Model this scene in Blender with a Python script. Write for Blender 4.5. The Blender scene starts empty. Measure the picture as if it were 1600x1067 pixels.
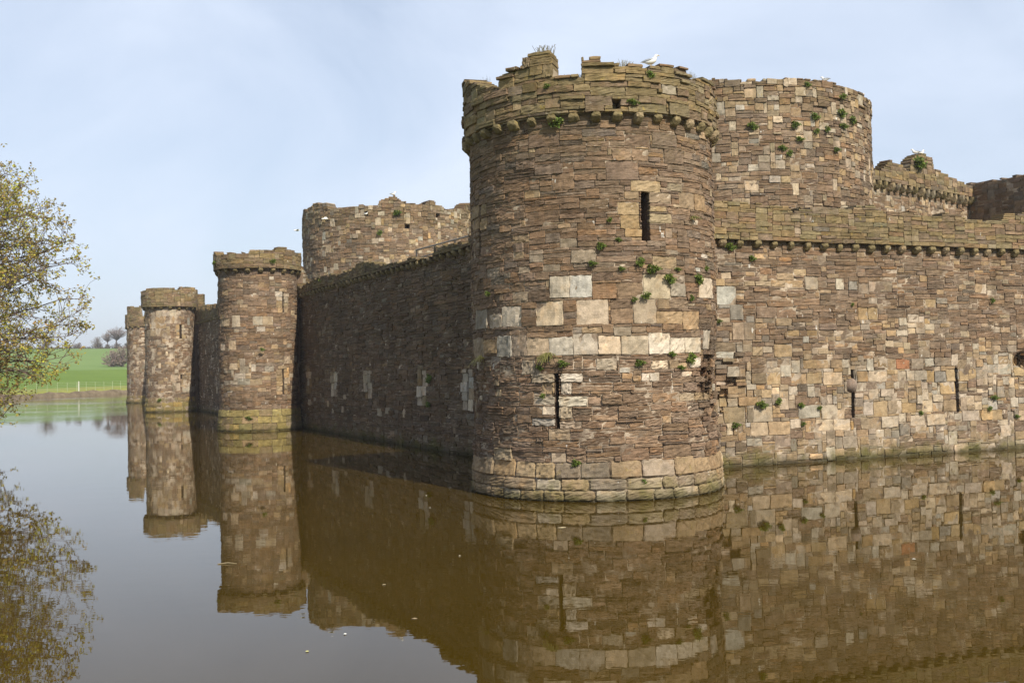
import bpy, math, random
import numpy as np
from mathutils import Matrix, Vector

rng = np.random.default_rng(11)
random.seed(11)
SC = bpy.context.scene
COL = SC.collection
R_ = math.radians

# ------------------------------------------------------------------ camera
F_PX = 1600.0
EYE = np.array([0.0, 0.0, 3.0])
PITCH = math.atan(40 / 1600.0)
ROLL = 0.02
FWD = np.array([0, math.cos(PITCH), math.sin(PITCH)])
UP0 = np.array([0, -math.sin(PITCH), math.cos(PITCH)])
RT0 = np.array([1.0, 0, 0])
RT = RT0 * math.cos(ROLL) - UP0 * math.sin(ROLL)
UP = UP0 * math.cos(ROLL) + RT0 * math.sin(ROLL)


def ray(px, py):
    return FWD + RT * (px - 800.0) / F_PX - UP * (py - 533.5) / F_PX


cam = bpy.data.cameras.new('camera')
cam.sensor_width = 36.0
cam.lens = 36.0
cam.clip_start = 0.1
cam.clip_end = 6000
camo = bpy.data.objects.new('camera', cam)
COL.objects.link(camo)
camo.matrix_world = Matrix(((RT[0], UP[0], -FWD[0], EYE[0]), (RT[1], UP[1], -FWD[1], EYE[1]),
                            (RT[2], UP[2], -FWD[2], EYE[2]), (0, 0, 0, 1)))
SC.camera = camo

# ------------------------------------------------------------------ tagging helpers


def tag(o, label=None, cat=None, group=None, kind=None):
    if label: o['label'] = label
    if cat: o['category'] = cat
    if group: o['group'] = group
    if kind: o['kind'] = kind
    return o


def empty(name, loc, label, cat, group=None):
    o = bpy.data.objects.new(name, None)
    o.empty_display_size = 0.3
    o.location = loc
    COL.objects.link(o)
    return tag(o, label, cat, group)


def link(name, me, parent=None, loc=None, rz=None, scale=None):
    o = bpy.data.objects.new(name, me)
    COL.objects.link(o)
    if parent is not None:
        o.parent = parent
        o.matrix_parent_inverse = Matrix.Translation(parent.location).inverted()
    if loc is not None: o.location = loc
    if rz is not None: o.rotation_euler = (0, 0, rz)
    if scale is not None: o.scale = scale
    return o


class MB:
    """collects vertices and faces of any size, with colour and aux attributes per vertex"""

    def __init__(s):
        s.v = []; s.c = []; s.a = []; s.lv = []; s.lt = []; s.mi = []; s.n = 0

    def add(s, V, faces, col=(1, 1, 1), aux=(0.5, 0, 0), mat=0):
        V = np.asarray(V, float).reshape(-1, 3)
        n = len(V)
        s.v.append(V)
        c = np.asarray(col, float)
        s.c.append(np.broadcast_to(c, (n, 3)))
        a = np.asarray(aux, float)
        s.a.append(np.broadcast_to(a, (n, 3)))
        if isinstance(faces, np.ndarray):
            s.lv.append((faces + s.n).ravel())
            s.lt.append(np.full(len(faces), faces.shape[1]))
            s.mi.append(np.full(len(faces), mat))
        else:
            s.lv.append(np.concatenate([np.asarray(f) for f in faces]) + s.n)
            s.lt.append(np.array([len(f) for f in faces]))
            s.mi.append(np.full(len(faces), mat))
        s.n += n

    def mesh(s, name, mats, smooth=False):
        me = bpy.data.meshes.new(name)
        V = np.concatenate(s.v); lv = np.concatenate(s.lv).astype(np.int32)
        lt = np.concatenate(s.lt).astype(np.int32); mi = np.concatenate(s.mi).astype(np.int32)
        me.vertices.add(len(V)); me.vertices.foreach_set('co', V.astype(np.float32).ravel())
        me.loops.add(len(lv)); me.loops.foreach_set('vertex_index', lv)
        me.polygons.add(len(lt))
        ls = np.concatenate([[0], np.cumsum(lt)[:-1]]).astype(np.int32)
        me.polygons.foreach_set('loop_start', ls)
        me.polygons.foreach_set('loop_total', lt)
        me.polygons.foreach_set('material_index', mi)
        me.polygons.foreach_set('use_smooth', np.full(len(lt), smooth))
        for nm, arr in (('Col', s.c), ('Aux', s.a)):
            at = me.attributes.new(nm, 'FLOAT_COLOR', 'POINT')
            A = np.ones((len(V), 4), np.float32); A[:, :3] = np.concatenate(arr)
            at.data.foreach_set('color', A.ravel())
        if not isinstance(mats, (list, tuple)): mats = [mats]
        for m in mats: me.materials.append(m)
        me.update(calc_edges=True)
        return me

    def tube(s, P, rad, n=6, col=(1, 1, 1), aux=(0.5, 0, 0), mat=0, cap=True):
        P = np.asarray(P, float); m = len(P)
        rad = np.broadcast_to(np.asarray(rad, float), (m,))
        T = np.gradient(P, axis=0)
        T /= np.linalg.norm(T, axis=1)[:, None] + 1e-9
        ref = np.array([0, 0, 1.0]) if abs(T[0][2]) < 0.9 else np.array([1.0, 0, 0])
        A = np.cross(T, ref); A /= np.linalg.norm(A, axis=1)[:, None] + 1e-9
        B = np.cross(T, A)
        ang = np.arange(n) * 2 * np.pi / n
        V = P[:, None] + rad[:, None, None] * (np.cos(ang)[None, :, None] * A[:, None] + np.sin(ang)[None, :, None] * B[:, None])
        i = np.arange(m - 1)[:, None] * n; j = np.arange(n)[None]; k = (j + 1) % n
        Fq = np.stack([i + j, i + k, i + n + k, i + n + j], -1).reshape(-1, 4)
        s.add(V, Fq, col, aux, mat)
        if cap:
            s.add(V[0], [list(range(n))[::-1]], col, aux, mat)
            s.add(V[-1], [list(range(n))], col, aux, mat)

    def box(s, lo, hi, **k):
        x0, y0, z0 = lo; x1, y1, z1 = hi
        V = [(x0, y0, z0), (x1, y0, z0), (x1, y1, z0), (x0, y1, z0), (x0, y0, z1), (x1, y0, z1), (x1, y1, z1), (x0, y1, z1)]
        s.add(V, np.array([[3, 2, 1, 0], [4, 5, 6, 7], [0, 1, 5, 4], [1, 2, 6, 5], [2, 3, 7, 6], [3, 0, 4, 7]]), **k)


# ------------------------------------------------------------------ materials


def newmat(name):
    m = bpy.data.materials.new(name)
    m.use_nodes = True
    nt = m.node_tree
    b = nt.nodes['Principled BSDF']
    return m, nt, b


def N(nt, t, **k):
    n = nt.nodes.new(t)
    for a, v in k.items(): setattr(n, a, v)
    return n


def L(nt, a, b): nt.links.new(a, b)


def noise(nt, vec, scale, detail=4, rough=0.6, dist=0.0):
    n = N(nt, 'ShaderNodeTexNoise')
    n.inputs['Scale'].default_value = scale; n.inputs['Detail'].default_value = detail
    n.inputs['Roughness'].default_value = rough; n.inputs['Distortion'].default_value = dist
    if vec is not None: L(nt, vec, n.inputs['Vector'])
    return n.outputs['Fac']


def ramp(nt, fac, a, b, lo=0.0, hi=1.0):
    n = N(nt, 'ShaderNodeMapRange')
    n.inputs['From Min'].default_value = a; n.inputs['From Max'].default_value = b
    n.inputs['To Min'].default_value = lo; n.inputs['To Max'].default_value = hi
    L(nt, fac, n.inputs['Value'])
    return n.outputs['Result']


def mth(nt, op, a, b=None):
    n = N(nt, 'ShaderNodeMath', operation=op)
    for i, x in enumerate((a, b)):
        if x is None: continue
        if isinstance(x, (int, float)): n.inputs[i].default_value = x
        else: L(nt, x, n.inputs[i])
    return n.outputs[0]


def mixc(nt, fac, a, b, blend='MIX'):
    n = N(nt, 'ShaderNodeMix', data_type='RGBA', blend_type=blend)
    for i, x in ((0, fac), (6, a), (7, b)):
        if isinstance(x, (int, float)): n.inputs[i].default_value = x
        elif isinstance(x, tuple): n.inputs[i].default_value = (*x, 1)
        else: L(nt, x, n.inputs[i])
    return n.outputs[2]


def vmul(nt, vec, s):
    n = N(nt, 'ShaderNodeVectorMath', operation='MULTIPLY')
    L(nt, vec, n.inputs[0]); n.inputs[1].default_value = s
    return n.outputs[0]


def stone_material(name, mortar=False):
    m, nt, b = newmat(name)
    geo = N(nt, 'ShaderNodeNewGeometry'); pos = geo.outputs['Position']
    ac = N(nt, 'ShaderNodeAttribute', attribute_name='Col')
    aa = N(nt, 'ShaderNodeAttribute', attribute_name='Aux')
    sep = N(nt, 'ShaderNodeSeparateColor'); L(nt, aa.outputs['Color'], sep.inputs[0])
    rnd, moss, bed = sep.outputs[0], sep.outputs[1], sep.outputs[2]
    # shift the texture from stone to stone
    cmb = N(nt, 'ShaderNodeCombineXYZ')
    for i, k in enumerate((37.0, 19.0, 53.0)): L(nt, mth(nt, 'MULTIPLY', rnd, k), cmb.inputs[i])
    add = N(nt, 'ShaderNodeVectorMath', operation='ADD'); L(nt, pos, add.inputs[0]); L(nt, cmb.outputs[0], add.inputs[1])
    p = add.outputs[0]
    strata = noise(nt, vmul(nt, p, (2.2, 2.2, 26.0)), 1.6, 5, 0.65, 0.6)
    blot = noise(nt, p, 5.0, 5, 0.62)
    grain = noise(nt, p, 38.0, 4, 0.7)
    big = noise(nt, pos, 0.55, 4, 0.55)
    if mortar:
        base = mixc(nt, ramp(nt, noise(nt, pos, 1.3, 4, 0.6), 0.40, 0.60), (0.17, 0.125, 0.088), (0.52, 0.43, 0.325))
        base = mixc(nt, ramp(nt, blot, 0.35, 0.75, 0.0, 0.45), base, (0.12, 0.088, 0.06))
    else:
        base = ac.outputs['Color']
    v = mth(nt, 'MULTIPLY', ramp(nt, strata, 0.25, 0.75, 0.62, 1.36), 1.0)
    v = mth(nt, 'ADD', mth(nt, 'MULTIPLY', bed, v), mth(nt, 'SUBTRACT', 1.0, bed))
    v = mth(nt, 'MULTIPLY', v, ramp(nt, blot, 0.25, 0.75, 0.68, 1.30))
    v = mth(nt, 'MULTIPLY', v, ramp(nt, grain, 0.2, 0.8, 0.72, 1.26))
    v = mth(nt, 'MULTIPLY', v, ramp(nt, big, 0.3, 0.7, 0.80, 1.14))
    cc = N(nt, 'ShaderNodeCombineColor')
    for i in range(3): L(nt, v, cc.inputs[i])
    c = mixc(nt, 1.0, base, cc.outputs[0], 'MULTIPLY')
    # rain streaks down the wall and sooty grey patches
    stk = noise(nt, vmul(nt, pos, (1.0, 1.0, 0.10)), 3.2, 5, 0.65)
    c = mixc(nt, ramp(nt, stk, 0.48, 0.68, 0, 0.48), c, mixc(nt, 1.0, c, (0.52, 0.50, 0.47), 'MULTIPLY'))
    c = mixc(nt, ramp(nt, noise(nt, p, 11.0, 4, 0.7), 0.52, 0.68, 0, 0.42), c, mixc(nt, 1.0, c, (0.55, 0.53, 0.50), 'MULTIPLY'))
    # rusty and ochre tints
    c = mixc(nt, ramp(nt, noise(nt, p, 2.6, 3), 0.55, 0.75, 0, 0.45), c, mixc(nt, 1.0, c, (1.25, 0.98, 0.66), 'MULTIPLY'))
    # pale crusty lichen spots
    sp = ramp(nt, noise(nt, pos, 17.0, 3, 0.6), 0.66, 0.72, 0, 0.55)
    sp = mth(nt, 'MULTIPLY', sp, ramp(nt, noise(nt, pos, 0.9, 2), 0.42, 0.62))
    c = mixc(nt, sp, c, (0.47, 0.43, 0.36))
    drp = ramp(nt, noise(nt, vmul(nt, pos, (1.0, 1.0, 0.35)), 9.0, 2, 0.5), 0.735, 0.76, 0, 0.7)
    c = mixc(nt, drp, c, (0.60, 0.58, 0.53))
    # olive lichen and moss
    ml = mth(nt, 'MULTIPLY', moss, ramp(nt, noise(nt, pos, 3.2, 5, 0.68), 0.36, 0.66))
    c = mixc(nt, mth(nt, 'MULTIPLY', ml, 0.75), c, (0.140, 0.115, 0.050))
    yl = mth(nt, 'MULTIPLY', moss, ramp(nt, noise(nt, pos, 7.0, 3, 0.6), 0.64, 0.70, 0, 0.7))
    c = mixc(nt, yl, c, (0.34, 0.25, 0.06))
    # tide mark just above the water: algae then a damp dark band
    sx = N(nt, 'ShaderNodeSeparateXYZ'); L(nt, pos, sx.inputs[0])
    zz = mth(nt, 'ADD', sx.outputs[2], ramp(nt, noise(nt, pos, 1.7, 4), 0.3, 0.7, -0.22, 0.22))
    alg = ramp(nt, zz, 0.10, 0.42, 0.75, 0.0)
    alg = mth(nt, 'MULTIPLY', alg, ramp(nt, noise(nt, pos, 0.8, 3), 0.40, 0.62, 0.05, 1.0))
    c = mixc(nt, alg, c, (0.10, 0.095, 0.02))
    wet = ramp(nt, mth(nt, 'ADD', sx.outputs[2], ramp(nt, noise(nt, pos, 2.5, 4), 0.3, 0.7, -0.06, 0.06)), 0.03, 0.20, 0.78, 0.0)
    c = mixc(nt, wet, c, (0.035, 0.03, 0.014))
    L(nt, c, b.inputs['Base Color'])
    b.inputs['Roughness'].default_value = 0.93
    b.inputs['Specular IOR Level'].default_value = 0.15
    h = mth(nt, 'ADD', mth(nt, 'MULTIPLY', mth(nt, 'MULTIPLY', strata, bed), 1.1), mth(nt, 'MULTIPLY', blot, 0.8))
    h = mth(nt, 'ADD', h, mth(nt, 'MULTIPLY', grain, 0.30))
    bp = N(nt, 'ShaderNodeBump'); bp.inputs['Strength'].default_value = 0.75; bp.inputs['Distance'].default_value = 0.035
    L(nt, h, bp.inputs['Height']); L(nt, bp.outputs[0], b.inputs['Normal'])
    return m


M_STONE = stone_material('stone')
M_MORTAR = stone_material('mortar', True)


def plain(name, col, rough=0.8, var=0.25, scale=8.0, spec=0.3, metal=0.0):
    m, nt, b = newmat(name)
    geo = N(nt, 'ShaderNodeNewGeometry')
    n1 = noise(nt, geo.outputs['Position'], scale, 4)
    c = mixc(nt, ramp(nt, n1, 0.3, 0.7), tuple(x * (1 - var) for x in col), tuple(min(1, x * (1 + var)) for x in col))
    L(nt, c, b.inputs['Base Color'])
    b.inputs['Roughness'].default_value = rough
    b.inputs['Specular IOR Level'].default_value = spec
    b.inputs['Metallic'].default_value = metal
    return m


def leafmat(name):
    m, nt, b = newmat(name)
    ac = N(nt, 'ShaderNodeAttribute', attribute_name='Col')
    L(nt, ac.outputs['Color'], b.inputs['Base Color'])
    b.inputs['Roughness'].default_value = 0.6
    b.inputs['Specular IOR Level'].default_value = 0.25
    tr = N(nt, 'ShaderNodeBsdfTranslucent'); L(nt, ac.outputs['Color'], tr.inputs['Color'])
    mx = N(nt, 'ShaderNodeMixShader'); mx.inputs[0].default_value = 0.35
    L(nt, b.outputs[0], mx.inputs[1]); L(nt, tr.outputs[0], mx.inputs[2])
    out = nt.nodes['Material Output']; L(nt, mx.outputs[0], out.inputs['Surface'])
    return m


M_LEAF = leafmat('leaf')
M_BARK = plain('bark', (0.13, 0.095, 0.08), 0.95, 0.35, 6)
M_WHITE = plain('white_feather', (0.80, 0.79, 0.76), 0.7, 0.05, 20)
M_GREYF = plain('grey_feather', (0.36, 0.38, 0.41), 0.7, 0.08, 20)
M_YELLOW = plain('beak_yellow', (0.65, 0.42, 0.06), 0.5, 0.1, 20)
M_METAL = plain('galvanised_steel', (0.19, 0.17, 0.145), 0.6, 0.2, 12, 0.4, 0.2)
M_FENCE = plain('weathered_timber', (0.55, 0.56, 0.45), 0.85, 0.15, 5)
M_WIRE = plain('fence_wire', (0.34, 0.40, 0.23), 0.6, 0.1, 5)

# ------------------------------------------------------------------ surfaces


def sn(u, v, ph, fu=1.0, fv=1.0):
    """cheap smooth noise in -1..1"""
    return (np.sin(u * 1.7 * fu + ph) * np.cos(v * 2.3 * fv - ph * 1.3) + 0.6 * np.sin(u * 3.9 * fu - v * 3.1 * fv + ph * 2.1)
            + 0.4 * np.cos(u * 7.3 * fu + v * 6.1 * fv + ph * 0.7)) / 2.0


class Cyl:
    def __init__(s, c, R, batter=None):
        s.c = c; s.R = R; s.b = batter or (lambda v: 0 * v)

    def pt(s, u, v, o):
        th = u / s.R; r = s.R + s.b(v) + o
        return np.stack([s.c[0] + r * np.sin(th), s.c[1] - r * np.cos(th), v + 0 * r], -1)

    def uv(s, px, py):
        d = ray(px, py)
        a = d[0] ** 2 + d[1] ** 2; b = -2 * (d[0] * s.c[0] + d[1] * s.c[1])
        q = s.c[0] ** 2 + s.c[1] ** 2 - s.R ** 2
        t = (-b - math.sqrt(max(b * b - 4 * a * q, 0))) / (2 * a)
        P = EYE + t * d
        return s.R * math.atan2(P[0] - s.c[0], -(P[1] - s.c[1])), P[2]

    def ang(s, u): return u / s.R


class Pln:
    def __init__(s, A, B, off=0.0):
        A = np.array(A, float); B = np.array(B, float); d = (B - A) / np.linalg.norm(B - A)
        n = np.array([d[1], -d[0]])
        if n @ (A - EYE[:2]) > 0: n = -n
        s.A = A + n * off; s.d = d; s.n = n

    def pt(s, u, v, o):
        x = s.A[0] + u * s.d[0] + o * s.n[0]; y = s.A[1] + u * s.d[1] + o * s.n[1]
        return np.stack(np.broadcast_arrays(x, y, v), -1)

    def uv(s, px, py):
        d = ray(px, py)
        t = ((s.A - EYE[:2]) @ s.n) / (d[:2] @ s.n); P = EYE + t * d
        return float((P[:2] - s.A) @ s.d), P[2]

    def ang(s, u): return math.atan2(s.n[0], -s.n[1])

    def sign(s):  # +1 when u runs to the viewer's right
        return 1


# ------------------------------------------------------------------ stones
PAL = {
    'brown': (0.190, 0.132, 0.088), 'dbrown': (0.145, 0.099, 0.067), 'mauve': (0.190, 0.138, 0.099),
    'tan': (0.30, 0.228, 0.145), 'ochre': (0.36, 0.268, 0.152), 'pale': (0.425, 0.368, 0.285),
    'white': (0.53, 0.48, 0.39), 'grey': (0.265, 0.222, 0.170), 'red': (0.31, 0.135, 0.07), 'olive': (0.215, 0.168, 0.090), 'mossy': (0.29, 0.235, 0.085),
}
# rows high, width range, bedding
SIZE = {
    'brown': ((1, 2, 2, 2, 3), (0.3, 0.95), 1.0), 'dbrown': ((1, 1, 2, 2), (0.3, 0.95), 1.0), 'mauve': ((2, 2, 3), (0.3, 0.75), 0.9),
    'tan': ((2, 3, 3), (0.22, 0.5), 0.4), 'ochre': ((2, 3, 4), (0.2, 0.45), 0.3), 'pale': ((3, 4, 5), (0.25, 0.5), 0.15),
    'white': ((2, 3, 3), (0.15, 0.32), 0.1), 'grey': ((2, 3, 4), (0.2, 0.5), 0.3), 'red': ((2, 3), (0.2, 0.3), 0.4),
    'mossy': ((2, 3), (0.3, 0.7), 0.3), 'olive': ((1, 2, 2, 3), (0.25, 0.75), 0.8),
}


LIGHT = {'tan', 'pale', 'white', 'grey', 'ochre'}


def pack(u0, u1, v0, v1, rowh, du, zones, placed=(), holes=(), top=None, rs=None):
    """tile a wall with stones; returns (ua, ub, va, vb, kind) for each"""
    r = rs or random.Random(3)
    ys = [v0]
    while ys[-1] < v1 - rowh * 0.5: ys.append(ys[-1] + rowh * r.uniform(0.72, 1.3))
    ys = np.array(ys) * 1.0
    nr = len(ys) - 1; nc = int(round((u1 - u0) / du)); du = (u1 - u0) / nc
    xs = u0 + du * np.arange(nc + 1)
    occ = np.zeros((nr, nc), bool)
    xm = (xs[1:] + xs[:-1]) / 2; ym = (ys[1:] + ys[:-1]) / 2
    if top is not None: occ |= ym[:, None] > np.array([top(x) for x in xm])[None, :]
    out = []
    for (a, b, c, d) in holes:
        occ[np.ix_((ym > c) & (ym < d), (xm > a) & (xm < b))] = True
    for (a, b, c, d, k) in placed:
        i0 = int(np.argmin(abs(ys - c))); i1 = max(i0 + 1, int(np.argmin(abs(ys - d))))
        j0 = int(np.argmin(abs(xs - a))); j1 = max(j0 + 1, int(np.argmin(abs(xs - b))))
        i1 = min(i1, nr); j1 = min(j1, nc)
        if i0 >= i1 or j0 >= j1 or occ[i0:i1, j0:j1].any(): continue
        occ[i0:i1, j0:j1] = True
        # placed stones keep their true edges sideways
        m = max(1, int(round((j1 - j0) * du / 0.62)))
        cut = np.linspace(j0, j1, m + 1).astype(int)
        for q0, q1 in zip(cut[:-1], cut[1:]): out.append((xs[q0], xs[q1], ys[i0], ys[i1], k))

    def zone(v):
        for z in zones:
            if v < z[0]: return z
        return zones[-1]
    kc = 2; nph = r.uniform(0, 6)
    for i in range(nr):
        z = zone(ym[i]); kinds = list(z[1].keys()); wts = list(z[1].values()); sc = z[2]
        kc = r.choice((1, 2, 2, 3))
        j = 0
        while j < nc:
            if occ[i, j]: j += 1; continue
            fld = 1.0 + 1.5 * float(sn(np.array(xs[j] * 0.55), np.array(ym[i] * 0.9), nph))
            k = r.choices(kinds, [q * max(0.12, fld) if kk_ in LIGHT else q for kk_, q in zip(kinds, wts)])[0]
            kr, wr, _ = SIZE[k]
            hh = r.choice(kr) if r.random() < 0.6 else kc
            hh = max(1, int(round(hh * z[3])))
            w = max(2, int(r.uniform(*wr) * sc / du))
            e = j
            while e < nc and e - j < w and not occ[i, e]: e += 1
            if e < nc and not occ[i, e]:
                # avoid slivers
                f = e
                while f < nc and not occ[i, f] and f - e < 3: f += 1
                if f - e < 2: e = f
            if k in ('brown', 'dbrown', 'mauve', 'olive'): hh = min(hh, max(1, int((e - j) * du / (1.25 * rowh))))
            h = 1
            while h < hh and i + h < nr and not occ[i + h, j:e].any(): h += 1
            occ[i:i + h, j:e] = True
            out.append((xs[j], xs[e], ys[i], ys[i + h], k))
            j = e
    return out


def stone_mesh(mb, surf, st, gap=0.0035, bevel=0.011, rough=0.010, prot=(0.027, 0.009), depth=0.09, lod=1, moss=0.0, mossf=None,
               closed=False, warp=0.02, tint=(1, 1, 1), erode=None, seed=5, jit=0.020):
    g = np.random.default_rng(seed)
    if not st: return
    A = np.array([s[:4] for s in st]); kinds = [s[4] for s in st]
    base = np.array([PAL[k] for k in kinds]); bed = np.array([SIZE[k][2] for k in kinds])
    n = len(A)
    base = 0.80 * base + 0.20 * np.array((0.225, 0.165, 0.108))
    val = np.clip(g.normal(1.0, 0.135, n), 0.62, 1.45)
    warm = g.normal(0, 0.05, n)
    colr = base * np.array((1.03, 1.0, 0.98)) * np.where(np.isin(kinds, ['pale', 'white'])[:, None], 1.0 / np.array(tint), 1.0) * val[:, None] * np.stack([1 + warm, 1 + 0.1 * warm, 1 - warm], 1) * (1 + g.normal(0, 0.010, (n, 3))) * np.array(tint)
    W = A[:, 1] - A[:, 0]; H = A[:, 3] - A[:, 2]
    P = np.clip(g.normal(prot[0], prot[1], n), 0.018, 0.13)
    rnd = g.random(n)
    big = (W > 0.42) | (H > 0.24)
    classes = {0: [(np.ones(n, bool), 4, 3)], 1: [(~big, 5, 4), (big, 7, 6)], 2: [(~big, 6, 5), (big, 10, 8)]}[lod]
    for msk, nx, ny in classes:
        ix = np.nonzero(msk)[0]
        if len(ix) == 0: continue
        m = len(ix); a = A[ix]; w = W[ix]; h = H[ix]
        bw = np.minimum(bevel, w * 0.28) / w; bh = np.minimum(bevel, h * 0.28) / h
        S = np.empty((m, nx)); T = np.empty((m, ny))
        S[:, 0] = 0; S[:, -1] = 1; T[:, 0] = 0; T[:, -1] = 1
        S[:, 1:-1] = bw[:, None] + (1 - 2 * bw)[:, None] * np.linspace(0, 1, nx - 2)[None]
        if ny > 3: T[:, 1:-1] = bh[:, None] + (1 - 2 * bh)[:, None] * np.linspace(0, 1, ny - 2)[None]
        else: T[:, 1] = 0.5
        U = a[:, 0, None] + gap + S * (w - 2 * gap)[:, None]
        V = a[:, 2, None] + gap * 0.8 + T * (h - 1.6 * gap)[:, None]
        U = np.repeat(U[:, None, :], ny, 1); V = np.repeat(V[:, :, None], nx, 2)
        ex = np.zeros((ny, nx), bool); ex[:, 0] = ex[:, -1] = True
        ey = np.zeros((ny, nx), bool); ey[0] = ey[-1] = True
        edge = ex | ey; corner = ex & ey
        ph = (rnd[ix] * 40)[:, None, None]
        sx = np.where(S < 0.5, 1, -1)[:, None, :]; sy = np.where(T < 0.5, 1, -1)[:, :, None]
        cr = np.minimum(np.minimum(w, h) * 0.22, 0.03)[:, None, None] * (0.4 + 1.0 * g.random((m, ny, nx)))
        off = P[ix][:, None, None] + g.normal(0, 0.06, (m, 1, 1)) * np.minimum(w, 0.5)[:, None, None] * 0.5 * (S[:, None, :] - 0.5) \
            + g.normal(-0.04, 0.06, (m, 1, 1)) * np.minimum(h, 0.4)[:, None, None] * 0.5 * (T[:, :, None] - 0.5)
        off = off + rough * sn(U * 4, V * 7, ph) + rough * 0.7 * g.normal(0, 1, (m, ny, nx)) * np.minimum(1, h / 0.2)[:, None, None]
        off = np.where(edge[None], off - bevel * (0.55 + 0.9 * g.random((m, ny, nx))), off)
        U2 = U + np.where(ex[None], jit * sn(U * 9, V * 13, ph) * np.minimum(1, w / 0.3)[:, None, None], 0) + np.where(corner[None], sx * cr, 0)
        V2 = V + np.where(ey[None], jit * sn(V * 9, U * 11, ph + 3) * np.minimum(1, h / 0.16)[:, None, None], 0) + np.where(corner[None], sy * cr * 0.8, 0)
        # courses wander
        wv = warp * sn(U2 * 0.55, V2 * 0.6, 1.0); wu = warp * 0.5 * sn(V2 * 0.9, U2 * 0.5, 4.0)
        bulge = 0.025 * sn(U2 * 0.5, V2 * 0.5, 2.0)
        Uf = U2 + wu; Vf = V2 + wv
        if erode is not None: bulge = bulge - erode(Uf, Vf, rnd[ix][:, None, None])
        front = surf.pt(Uf, Vf, off + bulge)
        per = [(0, i) for i in range(nx)] + [(j, nx - 1) for j in range(1, ny)] + [(ny - 1, i) for i in range(nx - 2, -1, -1)] + [(j, 0) for j in range(ny - 2, 0, -1)]
        pj = np.array([q[0] for q in per]); pi = np.array([q[1] for q in per]); npz = len(per)
        dd = depth if np.isscalar(depth) else np.array([depth(x) for x in a[:, 0]])[:, None]
        back = surf.pt(Uf[:, pj, pi], Vf[:, pj, pi], -dd + 0 * Uf[:, pj, pi])
        nv = nx * ny + npz
        VV = np.concatenate([front.reshape(m, nx * ny, 3), back.reshape(m, npz, 3)], 1)
        f = []
        for j in range(ny - 1):
            for i in range(nx - 1):
                q = j * nx + i; f.append((q, q + 1, q + nx + 1, q + nx))
        pidx = [j * nx + i for j, i in per]
        for k in range(npz):
            k2 = (k + 1) % npz
            f.append((pidx[k2], pidx[k], nx * ny + k, nx * ny + k2))
        f = np.array(f)
        FF = (f[None] + (np.arange(m) * nv)[:, None, None]).reshape(-1, 4)
        cc = np.repeat(colr[ix], nv, 0)
        if mossf is not None: ms = np.clip([mossf((q[0] + q[1]) / 2, (q[2] + q[3]) / 2) for q in a], 0, 1)
        else: ms = np.full(m, moss)
        ms = np.clip(ms * (0.5 + g.random(m)), 0, 1)
        aux = np.repeat(np.stack([rnd[ix], ms, bed[ix]], 1), nv, 0)
        mb.add(VV.reshape(-1, 3), FF, cc, aux, 0)
        if closed:
            bf = np.arange(nx * ny, nv)[::-1]
            B2 = (bf[None] + (np.arange(m) * nv)[:, None])
            mb.lv.append((B2 + mb.n - len(VV.reshape(-1, 3))).ravel()); mb.lt.append(np.full(m, npz)); mb.mi.append(np.zeros(m, int))


def backing(mb, surf, u0, u1, v0, v1, res, holes=(), amp=0.010, off=0.004, top=None, erode=None, thick=None, flush=None):
    nu = max(2, int((u1 - u0) / res)); nv = max(2, int((v1 - v0) / res))
    us = np.linspace(u0, u1, nu + 1); vs = np.linspace(v0, v1, nv + 1)
    U, V = np.meshgrid(us, vs)
    g = np.random.default_rng(4)
    o = off + amp * sn(U * 2.2, V * 2.7, 0.4) + amp * 0.5 * g.normal(0, 1, U.shape) * 0.5 + 0.025 * sn(U * 0.5, V * 0.5, 2.0)
    if flush is not None: o = o + flush(U, V)
    if erode is not None: o = o - erode(U, V, 0.9)
    for (a, b, c, d) in holes:
        o = np.where((U > a - 0.02) & (U < b + 0.02) & (V > c - 0.01) & (V < d + 0.01), -0.95, o)
    if top is not None:
        tp = np.array([top(x) for x in us])
        V = np.minimum(V, tp[None, :])
    Pn = surf.pt(U, V, o)
    i = np.arange(nv)[:, None] * (nu + 1); j = np.arange(nu)[None]
    Fq = np.stack([i + j, i + j + 1, i + nu + 2 + j, i + nu + 1 + j], -1).reshape(-1, 4)
    mb.add(Pn, Fq, (0.3, 0.25, 0.2), (0.5, 0, 0.2), 1)
    if thick:  # back face and top
        tp = V[-1]
        Pb = np.stack([surf.pt(us, 0 * us + v0, -thick + 0 * us), surf.pt(us, tp, -thick + 0 * us)])
        n = nu + 1; jj = np.arange(nu)
        mb.add(Pb, np.stack([jj + 1, jj, jj + n, jj + n + 1], -1), (0.3, 0.25, 0.2), (0.5, 0, 0.2), 1)
        Pt = np.stack([Pn[-1], Pb[1]])
        mb.add(Pt, np.stack([jj, jj + 1, jj + n + 1, jj + n], -1), (0.3, 0.25, 0.2), (0.5, 0.4, 0.2), 1)
        for e in (0, -1):
            q = np.stack([Pn[0, e], Pn[-1, e], Pb[1, e], Pb[0, e]])
            mb.add(q, np.array([[0, 1, 2, 3]]), (0.3, 0.25, 0.2), (0.5, 0, 0.2), 1)


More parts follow.
